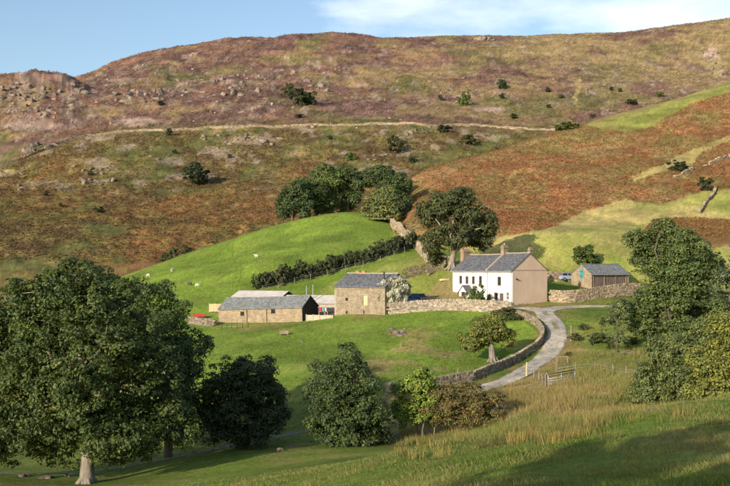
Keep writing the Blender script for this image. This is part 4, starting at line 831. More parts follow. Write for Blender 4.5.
tree('ash_tree', 'tall ragged ash tree to the right of the boarded barn', GD(668, 121), [(637, 240, 13, 10), (665, 227, 11, 8), (686, 236, 13, 7), (648, 262, 20, 18), (677, 262, 22, 22), (662, 298, 32, 26), (700, 300, 24, 28), (692, 275, 22, 20), (640, 308, 14, 22), (660, 330, 30, 14), (695, 330, 28, 14), (705, 262, 18, 16), (718, 318, 22, 24), (672, 245, 16, 12), (652, 243, 15, 13), (692, 252, 20, 15), (668, 275, 26, 22)], 121, 76000, .22, (.10, .138, .042), .38, 9, cl=.62, gaps=.16, fork=.35, limbs=3)
tree('willow_tree', 'grey-green leafy tree behind the ragged ash', GD(728, 148), [(720, 278, 22, 22), (738, 270, 24, 24), (730, 305, 26, 22), (752, 300, 22, 30)], 148, 14000, .28, (.12, .155, .07), .25, 10, cl=.7)
tree('sapling', 'thin pale green sapling at the left foot of the ragged ash', GD(617, 119), [(620, 312, 10, 18), (613, 330, 11, 14), (622, 338, 12, 10)], 119, 4200, .2, (.12, .15, .055), .06, 11, cl=.5, stems=3, gaps=.42)
tree('goat_willow', 'dull green bushy shrub left of the yellow-leaved bush', GD(668, 85), [(650, 388, 20, 20), (638, 398, 10, 12), (664, 368, 22, 18), (680, 352, 18, 20), (690, 382, 26, 26), (670, 398, 32, 14), (645, 372, 10, 10), (700, 345, 20, 22), (660, 350, 14, 14)], 85, 42000, .15, (.125, .155, .05), .12, 12, 'shrub', cl=.45, stems=5, gaps=.26)
tree('yellow_shrub', 'large yellow-green bush on the crest of the near meadow', GD(718, 79), [(724, 326, 20, 15), (712, 362, 26, 24), (738, 362, 26, 34), (700, 388, 18, 16), (725, 392, 32, 14), (735, 330, 18, 16)], 79, 34000, .15, (.175, .19, .042), .12, 13, 'shrub', cl=.45, stems=5, gaps=.26)
tree('rowan_tree', 'small round dark tree behind the boarded barn', G(585, 268, 150), [(585, 255, 11, 8), (580, 260, 8, 7), (591, 261, 8, 6)], 191, 5200, .3, (.085, .12, .03), .15, 14, cl=.55, gaps=.3)
# copse on the knoll
cop = [('dark dense tree at the left end of the copse', 292, 268, [(287, 203, 12, 18), (297, 196, 12, 16), (304, 206, 12, 14)], (.042, .064, .022)), ('broad tree with two tops next to the left end of the copse', 316, 274, [(312, 192, 13, 15), (320, 200, 12, 14), (306, 186, 10, 9)], (.052, .076, .022)),
       ('tall mid-green tree in the middle of the copse', 331, 280, [(326, 176, 12, 12), (334, 186, 14, 15), (330, 203, 12, 10)], (.072, .10, .026)), ('tree with a rounded top right of the middle of the copse', 348, 281, [(346, 175, 12, 11), (353, 187, 13, 15), (346, 202, 12, 10)], (.056, .082, .026)),
       ('dark broad-topped tree standing highest in the copse', 378, 284, [(368, 178, 12, 9), (381, 174, 14, 9), (391, 186, 13, 12)], (.046, .066, .022)), ('dark tree at the right end of the copse', 400, 274, [(398, 186, 11, 13), (402, 197, 9, 14), (394, 200, 9, 14)], (.044, .066, .022)),
       ('paler olive tree standing forward of the copse above the stone wall', 381, 257, [(376, 206, 13, 15), (388, 210, 13, 17), (381, 225, 13, 9), (385, 194, 9, 8)], (.10, .115, .04)), ('small tree in shadow between the copse and the stone wall', 406, 262, [(405, 212, 7, 9), (408, 219, 6, 6)], (.046, .068, .024))]
for i, (lb, px, dd, lob, col) in enumerate(cop):
    tree('copse_tree', lb, GD(px, dd), lob, dd, 14000, .38, tuple(v * 1.5 for v in col), .3, 20 + i, group='copse on the pasture knoll', cl=1.0, gaps=.15, limbs=1)

# bushes scattered over the fell and the slope: a few shapes, copied
def shrub_meshes(seed, col, leaf=.42, n=2600, gaps=.22):
    rg = np.random.default_rng(seed); rnd = random.Random(seed)
    lobes = [(np.array([rnd.uniform(-.35, .35), rnd.uniform(-.35, .35), rnd.uniform(.35, .6)]), np.array([.5, .5, .40]) * rnd.uniform(.85, 1.15)) for _ in range(5)]
    pos, nrm, clv = crown_points(lobes, n, .13, rg, gaps=gaps, hollow=.3); pos[:, 2] = np.maximum(pos[:, 2], .02)
    cols = np.array(col)[None] * (.65 + .6 * clv[:, None]) * rg.uniform(.8, 1.2, (len(pos), 1))
    v, f, cc = leaf_mesh(pos, nrm, leaf * .21, cols, rg); cm = quick_mesh('crown', v, f, M['leaf'], cc)
    mb = MB(); rn = random.Random(seed)
    for k in range(3): limb(mb, (rn.uniform(-.05, .05), rn.uniform(-.05, .05), -.06), (rn.uniform(-.4, .4), rn.uniform(-.4, .4), rn.uniform(.4, .7)), .035, .012, rn)
    ob = mb.build('trunk', M['bark'], None, False); me = ob.data; bpy.data.objects.remove(ob); return cm, me
SH = {'d': [shrub_meshes(s, (.045, .060, .024)) for s in (101, 102, 103)], 'o': [shrub_meshes(s, (.085, .090, .035)) for s in (104, 105)], 'g': [shrub_meshes(s, (.10, .15, .030)) for s in (106, 107)], 'w': [shrub_meshes(108, (.50, .49, .36), .36, 5200)], 'h': [shrub_meshes(s, (.066, .076, .032), .4, 2600, .18) for s in (109, 110, 111, 112)], 'm': [shrub_meshes(s, (.075, .10, .03), .36, 2200) for s in (113, 114)]}
_k = [0]
def bush(name, label, loc, w, h, tone, cat='shrub', group=None, dep=None):
    _k[0] += 1; cm, tm = SH[tone][_k[0] % len(SH[tone])]; t = thing(name, loc, label, cat, group, _k[0] * 1.7)
    for nm, me in (('crown', cm), ('trunk', tm)):
        o = link(nm, me, t); o.scale = (w / 1.3, (dep or w) / 1.3, h / .9)
    return t
def bushpx(name, label, px, py, wpx, hpx, tone, dmin=300, cat='shrub', group=None):
    g = G(px, py, dmin); s = g[1] / F; return bush(name, label, (g[0], g[1], g[2] - .1), wpx * s, hpx * s, tone, cat, group)
bushpx('thorn_tree', 'largest round dark thorn tree on the brown fell below the long wall', 199, 185, 30, 20, 'd', cat='tree')
bushpx('thorn_tree', 'wide dark thorn tree among the crags above the long fell wall', 303, 106, 26, 17, 'd', cat='tree')
bushpx('thorn_bush', 'smaller dark bush touching the wide thorn tree among the crags', 288, 98, 14, 13, 'o')
bushpx('thorn_tree', 'bright green small tree above the long fell wall beside pinkish scree', 464, 106, 12, 14, 'g', cat='tree')
bushpx('thorn_tree', 'olive thorn tree casting a dark shadow just above the tall dark copse', 396, 153, 20, 15, 'o', cat='tree')
bushpx('thorn_bush', 'low dark bush with a shadow beside olive thorn tree under the fell wall', 467, 146, 18, 10, 'o')
bushpx('thorn_bush', 'flat dark bush standing against the long fell wall right of the scree', 444, 133, 15, 8, 'd')
bushpx('thorn_bush', 'flat green bush where the long fell wall ends', 566, 130, 20, 8, 'g')
for px, py, w, h, tn in ((502, 89, 11, 10, 'd'), (168, 136, 8, 7, 'd'), (350, 161, 11, 9, 'g'), (412, 163, 10, 7, 'd'), (98, 213, 11, 6, 'd'), (91, 176, 6, 5, 'd'), (46, 196, 6, 5, 'd'), (502, 99, 6, 5, 'd'), (548, 93, 6, 5, 'd'), (562, 99, 6, 4, 'd'), (515, 119, 9, 5, 'd'), (631, 105, 11, 6, 'd'), (660, 97, 8, 5, 'g'), (593, 118, 5, 4, 'd'), (548, 108, 5, 4, 'd'), (620, 92, 5, 4, 'd'), (611, 91, 5, 4, 'd'), (300, 118, 9, 4, 'd'), (160, 106, 8, 5, 'd'), (440, 100, 6, 5, 'o'), (175, 154, 5, 4, 'd'), (230, 158, 6, 4, 'o'), (330, 140, 6, 4, 'd'), (60, 207, 6, 4, 'o')):
    bushpx('fell_bush', 'small dark bush dotted on the open fell', px, py, w, h, tn, group='small bushes dotted over the fell')
for px, py, w, h in ((166, 262, 12, 8), (175, 260, 13, 11), (186, 257, 12, 9)): bushpx('gorse_bush', 'dark scrub bush behind the top edge of the bright pasture', px, py, w, h, 'o', 255, group='scrub behind the pasture edge')
bushpx('thorn_bush', 'dark thorn bush beside the broken wall on the bracken slope', 681, 172, 20, 11, 'd', 200); bushpx('thorn_bush', 'dark thorn bush below the broken walls, on the pale grass edge of the bracken', 707, 192, 16, 13, 'd', 200)
# hedge of separate shrubs below the copse field, fence in front
hedge = resample([G(a, b, 170) for a, b in ((258, 289), (285, 283), (312, 277), (340, 270), (368, 262), (392, 254), (412, 247))], 1.05)
rh = random.Random(3)
for i, (x, y) in enumerate(hedge):
    bush('hedge_shrub', 'dark leafy shrub in the long hedge below the bright pasture', (x + rh.uniform(-.5, .5), y + rh.uniform(-.6, .6), H(x, y) - .25), rh.uniform(2.8, 4.2), rh.uniform(2.3, 3.6), rh.choice('hhhodm'), 'shrub', 'shrubs of the long hedge', rh.uniform(2.2, 3.4))
bush('garden_shrub', 'round green shrub beside the white porch', tuple(np.array(G(474, 307, 150)) + np.array([0.3, 1.6, .1])), 3.2, 3.0, 'g')
bush('garden_shrub', 'small green shrub against the white wall under the downpipe', P(487.5, 303, 161.5), 1.1, 1.3, 'm')
bx2, by2, bz2 = P(394.5, 309, 161.2)
bush('climbing_shrub', 'tall shrub full of white blossom climbing the end of the stone barn', (bx2, by2, bz2 - .1), 4.0, 4.9, 'w', 'shrub', None, 2.3)
for px, py, w, h, tn, lb in ((505, 317, 26, 9, 'o', 'brambles sprawling over the field wall near the pollard oak'), (514, 321, 16, 7, 'm', 'green nettles at the bend of the field wall'), (594, 345, 26, 11, 'm', 'leafy green bush on the bank beside the track bend'), (574, 341, 14, 8, 'o', 'low scrub by the post on the track bend'), (612, 349, 12, 7, 'o', 'brownish scrub near the pale stones'), (585, 330, 12, 6, 'o', 'rusty dock clump on the bank above the leafy green bush'), (604, 326, 16, 8, 'm', 'nettle patch high on the bank below the stone barn wall'), (632, 345, 18, 10, 'm', 'low green scrub under the left side of the ragged ash'), (568, 357, 9, 5, 'o', 'small brown clump at the outside edge of the track bend')):
    bushpx('bramble_bush', lb, px, py, w, h, tn, 100)

# ------------------------------------------------------------------ rocks
def rock_mesh(seed, sub=2):
    bm = bmesh.new(); bmesh.ops.create_icosphere(bm, subdivisions=sub, radius=.5); rg = np.random.default_rng(seed)
    pl = rg.normal(size=(9, 3)); pl /= np.linalg.norm(pl, axis=1)[:, None]; ds = rg.uniform(.26, .42, 9)
    for v in bm.verts:
        p = np.array(v.co)
        for n_, d_ in zip(pl, ds):
            k = p @ n_ - d_
            if k > 0: p = p - n_ * k
        v.co = p * (1 + rg.normal(0, .03))
    me = bpy.data.meshes.new('rock'); bm.to_mesh(me); bm.free()
    a = me.attributes.new('Col', 'FLOAT_COLOR', 'POINT'); c = np.ones((len(me.vertices), 4), np.float32); c[:, :3] = np.array([.19, .155, .13]) * rg.uniform(.8, 1.15, (len(me.vertices), 1)); a.data.foreach_set('color', c.ravel())
    me.materials.append(M['rock']); return me
ROCKS = [rock_mesh(s) for s in range(300, 308)]
rk = random.Random(11)
def rock(loc, sx, sy, sz, label, group=None, cat='rock', name='rock'):
    o = link(name, rk.choice(ROCKS), None, (loc[0], loc[1], loc[2] - sz * .06)); o.scale = (sx, sy, sz); o.rotation_euler = (rk.uniform(-.15, .15), rk.uniform(-.15, .15), rk.uniform(0, 6.3)); return tag(o, label, cat, group)
crags = [((0, 84, 97, 108), 46, 4.0, 'crag rock on the heathery knoll at the left end of the fell', 'crags of the left knoll'), ((0, 108, 60, 118), 12, 3.4, 'crag rock on the heathery knoll at the left end of the fell', 'crags of the left knoll'),
         ((112, 91, 165, 102), 22, 5.0, 'crag rock in the band right of the gully', 'crag band right of the gully'), ((165, 78, 335, 98), 40, 4.2, 'crag rock on the heather above the long fell wall', 'crags above the fell wall'),
         ((22, 144, 60, 153), 10, 4.2, 'rock in the outcrop just below the left part of the long fell wall', 'outcrop below the fell wall'), ((200, 134, 285, 149), 22, 3.6, 'rock in the scattered outcrop below the middle of the long fell wall', 'outcrop below the middle of the fell wall'),
         ((70, 166, 118, 186), 16, 3.0, 'pale rock on the lower brown fell', 'rocks on the lower fell'), ((0, 168, 25, 190), 10, 3.0, 'pale rock on the lower brown fell', 'rocks on the lower fell'), ((150, 148, 180, 165), 6, 2.6, 'pale rock on the lower brown fell', 'rocks on the lower fell'),
         ((360, 155, 385, 164), 6, 2.6, 'rock below the fell wall just above the copse', 'rocks above the copse'), ((405, 126, 430, 136), 7, 3.0, 'rock close under the fell wall above the copse', 'rocks under the fell wall'), ((430, 86, 475, 104), 16, 3.0, 'rock in the outcrop by the bright green small tree', 'rocks by the green tree'),
         ((585, 88, 600, 96), 4, 4.0, 'pale boulder high on the right of the fell', 'boulders high on the fell'), ((700, 50, 722, 78), 16, 4.2, 'pale boulder in the eroded scar at the right edge of the fell', 'boulders of the scar')]
for (x0, y0, x1, y1), n, s, lb, gp in crags:
    for k in range(n):
        g = G(rk.uniform(x0, x1), rk.uniform(y0, y1), 330); q = s * rk.uniform(.45, 1.15); rock(g, q * rk.uniform(.8, 1.7), q * .8, q * rk.uniform(.7, 1.2), lb, gp)
for px, dz, sx_, sz in ((476.5, -.6, 7, 4.5), (480.5, .2, 8, 6.5), (484.5, .7, 8.5, 7.5), (488.5, .1, 7.5, 6), (492.5, -.8, 7, 4)):
    g = G(px, 40, 600); rock((g[0], g[1], g[2] + dz), sx_, 7, sz, 'weathered rock of the tor standing on the skyline of the fell', 'rocks of the skyline tor', 'rock', 'tor_rock')
for px, py, s, lb in ((381, 243, 1.3, 'pale boulder in the bright pasture below the copse'), (369, 253, 1.5, 'pale boulder above the hedge in the bright pasture'), (637, 249, 2.0, 'white boulder on the pale grass behind the ragged ash'), (727, 247, 1.5, 'white boulder at the edge of the dark bracken patch'), (648, 166, 1.2, 'pale stone on the rusty bracken slope'), (568, 186, 1.2, 'pale stone low on the rusty bracken slope'), (596, 191, 1.4, 'twin pale stone on the bracken slope'), (446, 357, .9, 'pale stone in the field left of pollard oak'), (302, 342, .9, 'pale stone in the green field below the stone barn')):
    g = G(px, py, 60); rock(g, s, s * .8, s * .7, lb, None, 'rock', 'boulder')
for k in range(14):
    g = G(rk.uniform(388, 405), rk.uniform(329, 336), 100); q = rk.uniform(.5, 1.1); rock(g, q * 1.3, q, q * .9, 'stone in the tumbled heap in the green field', 'tumbled stone heap in the field', name='heap_stone')
for k in range(16):
    g = G(600 + k * 2.8, 353.5 + rk.uniform(-1.2, 1.2), 90); q = rk.uniform(.45, .8); rock(g, q * 1.7, q, q * .7, 'pale flat stone in the low line of stones near the ragged ash', 'low line of pale stones', name='flat_stone')
for k in range(10):
    g = GD(rk.uniform(20, 80), rk.uniform(81, 83)); q = rk.uniform(.35, .9); rock(g, q * 1.3, q, q * .8, 'pale stone edging the shaded track beside the sycamore', 'stones edging the shaded track', name='edge_stone')
for k in range(26):
    g = GD(rk.uniform(100, 330), rk.uniform(90.5, 96)); q = rk.uniform(.25, .6); rock(g, q * 1.3, q, q * .8, 'grey stone strewn along the shaded track between sycamore and alders', 'stones strewn along the shaded track', name='track_stone')
for px, py in ((655, 411), (660, 412), (648, 412.5), (280, 451), (290, 447), (398, 437)):
    g = G(px, py, 45); rock(g, .9, .7, .6, 'mossy stone half hidden in the valley grass', 'mossy stones in the valley grass', name='mossy_stone')
# uncountable scatter of small stones over the fell
rg = np.random.default_rng(5); ns = 2600
sx = rg.uniform(-20, 740, ns); sd = rg.uniform(330, 730, ns); X = (sx - 365) / F * sd; Z, LA = hfull(X, sd, True); pxs, pys = proj(X, sd, Z)
dens = fbm(X / 16, sd / 22, 301, 3) + .12 * (LA == 4) - .10 * (pxs > 340) - .10 * (pys > 135); kp = (LA >= 3) & (dens > .56) & (pys > 58) & (pys < 128) & ((LA != 4) | (pys > 88)); X, Y_, Z = X[kp], sd[kp], Z[kp]; n = len(X)
q = CUBE[None] * rg.uniform(.35, 1.3, (n, 1, 1)) * rg.uniform(.6, 1.5, (n, 1, 3)) + rg.normal(0, .17, (n, 8, 3)); q[..., 2] *= .8
v = q + np.stack([X, Y_, Z + .1], 1)[:, None]; f = (np.arange(n)[:, None, None] * 8 + CF[None]).reshape(-1, 4)
tag(link('loose_stones', quick_mesh('loose_stones', v.reshape(-1, 3), f, M['rock'], np.repeat(np.array([[.27, .21, .17]]) * rg.uniform(.7, 1.2, (n, 1)), 8, 0))), 'small loose stones strewn over the heather of the fell', 'stones', kind='stuff')

# ------------------------------------------------------------------ fences, gate, farm things
def fence(name, label, pts, hgt, every, mat='wood', wires=3, r=.06, rails=0, group=None):
    p = resample(pts, every); o = (p[0][0], p[0][1], H(*p[0])); t = thing(name, o, label, 'fence', group); top = []
    for i, (x, y) in enumerate(p):
        z = H(x, y) - o[2]; h = hgt * rk.uniform(.9, 1.1); mb = MB(); mb.tube([(x - o[0], y - o[1], z - .3), (x - o[0] + rk.gauss(0, .03), y - o[1], z + h)], [r, r * .9], 6, smooth=False); mb.build('post', M[mat], t); top.append((x - o[0], y - o[1], z))
    for w in range(wires):
        mb = MB(); mb.tube([(a, b, c + hgt * (.35 + .28 * w)) for a, b, c in top], [.012] * len(top), 4); mb.build('wire', M['galv'], t, False)
    return t
fence('post_fence', 'post and wire fence along the lower side of the long hedge', [G(a, b, 170) for a, b in ((262, 292.5), (290, 286), (315, 280), (342, 273), (370, 265), (394, 257), (414, 250))], 1.25, 3.4)
fence('post_fence', 'pale wooden post fence across the tawny grass beside the gate', [G(a, b, 80) for a, b in ((556, 375), (578, 371), (596, 370.5), (613, 374), (640, 378))], 1.05, 2.3, 'wood', 2, .055)
fence('post_fence', 'weathered post and wire fence running down between track and tawny grass', [G(a, b, 80) for a, b in ((527, 376), (538, 381), (549, 390))], 1.2, 2.2, 'wood', 2, .06)
fence('post_fence', 'post and wire fence at the foot of the long low barn', [G(a, b, 150) for a, b in ((222, 329.5), (234, 329), (248, 328))], .95, .9, 'wooddark', 1, .05)
def single_post(px, py, h, r, label, mat='wood', dmin=60):
    g = G(px, py, dmin); t = thing('fence_post', g, label, 'post', None); mb = MB(); mb.tube([(0, 0, -.3), (.02, 0, h * .5), (.05, 0, h)], [r, r, r * .9], 8, smooth=False); mb.build('shaft', M[mat], t); mb = MB(); mb.cyl((.05, 0, h), r * .9, .05, sides=8, r2=r * .3); mb.build('weathered_top', M[mat], t)
single_post(526.5, 376.5, 1.5, .1, 'stout wooden post on the lower edge of the curving track', 'woodpale', 90)
single_post(571, 341, 1.9, .12, 'leaning grey gatepost at the outside of the track bend', 'wood', 100)
single_post(434, 438, .9, .05, 'thin stake at the left foot of the berry tree', 'wood', 70)
single_post(457.5, 381, 1.3, .08, 'wooden post at the gap in the low shaded field wall', 'wood', 95)
single_post(401, 347, .6, .06, 'short stake below the stone heap', 'wood', 100)
# field gate
ga = Vector(G(548, 386, 80)); gb = ga + Vector((2.9, .9, .35)); gt = thing('field_gate', tuple(ga), 'dark metal field gate standing in tawny grass below the track', 'gate'); dv = gb - ga
for k in range(5):
    mb = MB(); mb.tube([(0, 0, .2 + k * .24), (dv.x, dv.y, dv.z + .2 + k * .24)], [.035 if k < 4 else .05] * 2, 6); mb.build('rail', M['black' if k > 2 else 'galv'], gt)
for s in (0, .5, 1):
    mb = MB(); mb.tube([(dv.x * s, dv.y * s, dv.z * s + .15), (dv.x * s, dv.y * s, dv.z * s + 1.2)], [.035] * 2, 6); mb.build('upright', M['galv'], gt)
mb = MB(); mb.tube([(-.12, 0, -.3), (-.12, 0, 1.35)], [.09, .08], 8, smooth=False); mb.build('gate_post', M['wood'], gt)
# yellow timber frame (sheep feeder)
fr = thing('timber_feeder', G(562, 366.5, 90), 'small pale timber frame with a brown trough beside the track', 'feeder', None, .2)
for sx_ in (-.65, .65):
    mb = MB(); mb.box(sx_ - .05, sx_ + .05, -.05, .05, -.2, 1.05); mb.build('upright', M['wood'], fr)
mb = MB(); mb.box(-.75, .75, -.06, .06, 1.05, 1.16); mb.build('crossbar', M['wood'], fr)
mb = MB(); mb.prism([(-.3, .45), (.3, .45), (.2, .1), (-.2, .1)], -.58, .58, 0); mb.build('trough', M['boardbrown'], fr)
tr = thing('water_trough', G(284, 335, 120), 'small tan wooden trough standing in the green field below the low barn', 'trough', None, .1)
mb = MB(); mb.box(-.65, .65, -.35, -.29, .15, .62); mb.box(-.65, .65, .29, .35, .15, .62); mb.box(-.65, -.59, -.288, .288, .15, .62); mb.box(.59, .65, -.288, .288, .15, .62); mb.box(-.588, .588, -.288, .288, .15, .22); mb.build('tub', M['wood'], tr)
for sx_ in (-.55, .55):
    for sy_ in (-.25, .25): mb = MB(); mb.box(sx_ - .05, sx_ + .05, sy_ - .05, sy_ + .05, -.15, .148); mb.build('leg', M['wood'], tr)
# yard wall of concrete panels
ya = Vector(P(306.5, 322, 164.5)); yb = Vector(P(333, 319.5, 162.5)); yw = thing('yard_wall', tuple(ya), 'pale concrete panel wall closing the yard between the two stone barns', 'wall', None, math.atan2(yb.y - ya.y, yb.x - ya.x)); LL = (yb.xy - ya.xy).length
for k in range(4): mb = MB(); mb.box(k * LL / 4 + .02, (k + 1) * LL / 4 - .02, -.06 - .02 * (k % 2), .06, -1.5, 1.15 + .03 * (k % 2)); mb.build('panel', M['conc'], yw)
for k in range(5): mb = MB(); mb.box(k * LL / 4 - .07, k * LL / 4 + .07, -.14, .14, -1.5, 1.25); mb.build('post', M['conc'], yw)
pw = thing('pallet_wall', P(209, 310.5, 180), 'pale timber boarded pen at the left end of the low barn', 'pen', None, .0)
for k in range(5): mb = MB(); mb.box(0, 2.3, -.03 - .02 * (k % 2), .03, -.2 + k * .28, .05 + k * .28); mb.build('board', M['woodpale'], pw)
for k in range(3): mb = MB(); mb.box(k * 1.1 - .05, k * 1.1 + .07, .035, .15, -1, 1.3); mb.build('post', M['wood'], pw)
# drums
def drum(loc, m, label, r=.3, h=.9):
    t = thing('drum', loc, label, 'drum'); mb = MB(); mb.tube([(0, 0, 0), (0, 0, .03), (0, 0, h * .32), (0, 0, h * .34), (0, 0, h * .36), (0, 0, h * .65), (0, 0, h * .67), (0, 0, h * .69), (0, 0, h - .03), (0, 0, h)], [r * .97, r, r, r * 1.06, r, r, r * 1.06, r, r, r * .95], 16, smooth=False); mb.build('barrel', M[m], t)
    mb = MB(); mb.cyl((r * .5, 0, h), .05, .04, sides=8); mb.build('bung', M['black'], t)
for px, m, lb in ((320.5, 'red', 'red drum behind the pale concrete yard wall'), (323.5, 'blue', 'blue drum beside the red drum behind the yard wall'), (326, 'galv', 'pale grey drum next to the blue drum behind the yard wall')):
    x, y, z = P(px, 311, 167); t = thing('pallet_stack', (x, y, z - 1.0), 'wooden stand under the ' + lb.split(' behind')[0].split(' beside')[0].split(' next')[0] + ' in the yard', 'stand')
    for k in range(4): mb = MB(); mb.box(-.32, .32, -.32 + k * .18, -.2 + k * .18, .85, .94); mb.build('slat', M['wood'], t)
    for k in (-.25, .25): mb = MB(); mb.box(k - .05, k + .05, -.3, .3, -1.0, .848); mb.build('bearer', M['wood'], t)
    drum((x, y, z - .06), m, lb, .26, .62)
for px, lb in ((358, 'left orange plastic feed tub of the pair behind the stone barn roof'), (364, 'orange feed tub with a dark rim beside its twin behind the stone barn')):
    g = GD(px, 180); z = max(P(px, 277, 180)[2], g[2] + .0); t = thing('feed_tub', (g[0], g[1], g[2]), lb, 'tub'); hh = P(px, 271, 180)[2] - g[2]
    mb = MB(); mb.tube([(0, 0, -.2), (0, 0, hh * .5), (0, 0, hh)], [.40, .42, .46], 14, smooth=False); mb.build('tub_wall', M['orange'], t); mb = MB(); mb.tube([(0, 0, hh - .03), (0, 0, hh + .05)], [.49, .49], 14, smooth=False); mb.build('rim', M['wood'], t)
for px, lb, m in ((306.5, 'taller pale pole rising behind the low barn', 'galv'), (313, 'thin grey pole beside the taller pale pole', 'pipe')):
    x, y, z = P(px, 300, 175); g = H(x, y); t = thing('yard_pole', (x, y, g), lb, 'pole'); hh = P(px, 286 if px < 310 else 285, 175)[2] - g
    mb = MB(); mb.tube([(0, 0, -.3), (0, 0, hh)], [.09, .07], 8); mb.build('shaft', M[m], t); mb = MB(); mb.cyl((0, 0, hh), .1, .06, sides=8); mb.build('cap', M[m], t)
# red trailer
x, y, z = P(199, 316, 176); tz = H(x, y); tl = thing('farm_trailer', (x, y, tz), 'red farm trailer parked by the pen beyond the grey yard wall', 'trailer', None, .1)
mb = MB(); mb.box(-1.4, 1.4, -.7, .7, .7, .82); mb.box(-1.4, 1.4, -.7, -.64, .822, 1.35); mb.box(-1.4, 1.4, .64, .7, .822, 1.35); mb.box(-1.4, -1.34, -.638, .638, .822, 1.6); mb.box(1.34, 1.4, -.638, .638, .822, 1.35); mb.build('body', M['red'], tl)
for sy_ in (-.75, .75):
    mb = MB(); mb.cyl((0.2, sy_ - .1, .38), .38, .2, 1, 16); w = mb.build('wheel', M['tyre'], tl); mb = MB(); mb.cyl((0.2, sy_ - .12, .38), .18, .24, 1, 10); mb.build('rim', M['red'], w)
mb = MB(); mb.tube([(1.4, 0, .72), (2.6, 0, .6)], [.05, .05], 6); mb.build('drawbar', M['black'], tl); tl.scale = (.72, .72, .72)
# parked cars
def car(loc, rz, m, label):
    t = thing('parked_car', loc, label, 'car', None, rz); mb = MB()
    prof = [(-2.0, .32), (2.0, .32), (2.08, .55), (2.02, .80), (1.05, .95), (-1.75, .98), (-2.02, .88), (-2.08, .5)]
    mb.prism(prof, -.82, .82, 1); body = mb.build('body', M[m], t); bv = body.modifiers.new('bevel', 'BEVEL'); bv.width = .07; bv.segments = 2
    mb = MB(); lo = [(1.02, .95), (-1.75, .97)]; hi = [(.35, 1.42), (-1.35, 1.42)]; w0, w1 = .76, .60
    vs = [(lo[0][0], -w0, .94), (lo[1][0], -w0, .96), (lo[1][0], w0, .96), (lo[0][0], w0, .94), (hi[0][0], -w1, 1.42), (hi[1][0], -w1, 1.42), (hi[1][0], w1, 1.42), (hi[0][0], w1, 1.42)]
    mb.add(vs, [(0, 1, 5, 4), (1, 2, 6, 5), (2, 3, 7, 6), (3, 0, 4, 7), (4, 5, 6, 7)]); mb.build('windows', M['glass'], t)
    mb = MB(); mb.box(-1.38, .38, -.62, .62, 1.40, 1.47); rf_ = mb.build('roof', M[m], t); b2_ = rf_.modifiers.new('bevel', 'BEVEL'); b2_.width = .03
    for a in (-1, 1):
        for lo_, hi_ in (((1.0, .95), (.36, 1.41)), ((-.35, .95), (-.35, 1.41)), ((-1.72, .96), (-1.36, 1.41))):
            mb = MB(); mb.tube([(lo_[0], a * .765, lo_[1]), (hi_[0], a * .61, hi_[1])], [.04, .035], 5); mb.build('pillar', M[m], t)
        for xx in (-1.25, 1.3):
            mb = MB(); mb.cyl((xx, a * .83 - .11, .31), .31, .22, 1, 18); w = mb.build('wheel', M['tyre'], t); mb = MB(); mb.cyl((xx, a * .84 - .115, .31), .18, .23, 1, 10); mb.build('rim', M['galv'], w)
        mb = MB(); mb.box(2.0, 2.09, a * .6 - .14, a * .6 + .14, .6, .74); mb.build('headlight', M['framewhite'], t)
        mb = MB(); mb.box(-2.1, -2.03, a * .65 - .1, a * .65 + .1, .62, .85); mb.build('tail_light', M['red'], t)
for px, py, d, rz, m, lb in ((407, 304.5, 165, .35, 'carblue', 'bright blue car behind the field wall beside the blossoming shrub'), (416, 303.5, 169, 2.2, 'carnavy', 'dark blue car next to the bright blue car behind the wall'), (567, 290, 183, .5, 'carpale', 'pale blue car in the shady yard beside the boarded barn')):
    x, y, z = P(px, py, d); car((x, y, max(H(x, y), z) + .0), rz, m, lb)
# small garden clutter behind the house wall
gp = thing('garden_bench', G(431, 275, 160), 'small brown seat in the grass below the mossy wall', 'bench', None, .4)
mb = MB(); mb.box(-.7, .7, -.2, .2, .4, .46); mb.build('seat', M['boardbrown'], gp); mb = MB(); mb.box(-.7, .7, .2, .26, .47, .95); mb.build('backrest', M['boardbrown'], gp)
for sx_ in (-.6, .6): mb = MB(); mb.box(sx_ - .05, sx_ + .05, -.18, .18, -.2, .398); mb.build('leg', M['wood'], gp)
lg = thing('log', G(446, 281.5, 160), 'pale felled log lying on the grass left of the white house', 'log', None, .3); mb = MB(); mb.tube([(-1.2, 0, .15), (0, .05, .2), (1.2, 0, .17)], [.2, .19, .17], 9); mb.build('stem', M['woodpale'], lg); mb = MB(); mb.tube([(.4, 0, .3), (.6, .1, .6)], [.06, .04], 6); mb.build('branch_stub', M['woodpale'], lg)

# ------------------------------------------------------------------ sheep
def sheep_mesh(graze):
    me = bpy.data.meshes.new('sheep'); hd = .35 if graze else .95
    V = [(0, 0, .62), (.32, 0, .64), (-.32, 0, .63), (.50, 0, .72 if not graze else .6), (.62, 0, hd), (.80, 0, hd - .06), (-.47, 0, .6), (-.52, 0, .45)]; E_ = [(0, 1), (0, 2), (1, 3), (3, 4), (4, 5), (2, 6), (6, 7)]; R = [.30, .27, .28, .15, .10, .06, .12, .04]
    for sx_, k in ((.30, 1), (-.30, 2)):
        for sy_ in (-.13, .13):
            a = len(V); V += [(sx_, sy_, .42), (sx_ + (.02 if k == 1 else -.05), sy_, .2), (sx_, sy_, .02)]; E_ += [(k, a), (a, a + 1), (a + 1, a + 2)]; R += [.10, .05, .045]
    for sy_ in (-.1, .1): a = len(V); V.append((.60, sy_ * 1.3, hd + .03)); E_.append((4, a)); R.append(.03)
    me.from_pydata(V, E_, [])
    return me, R
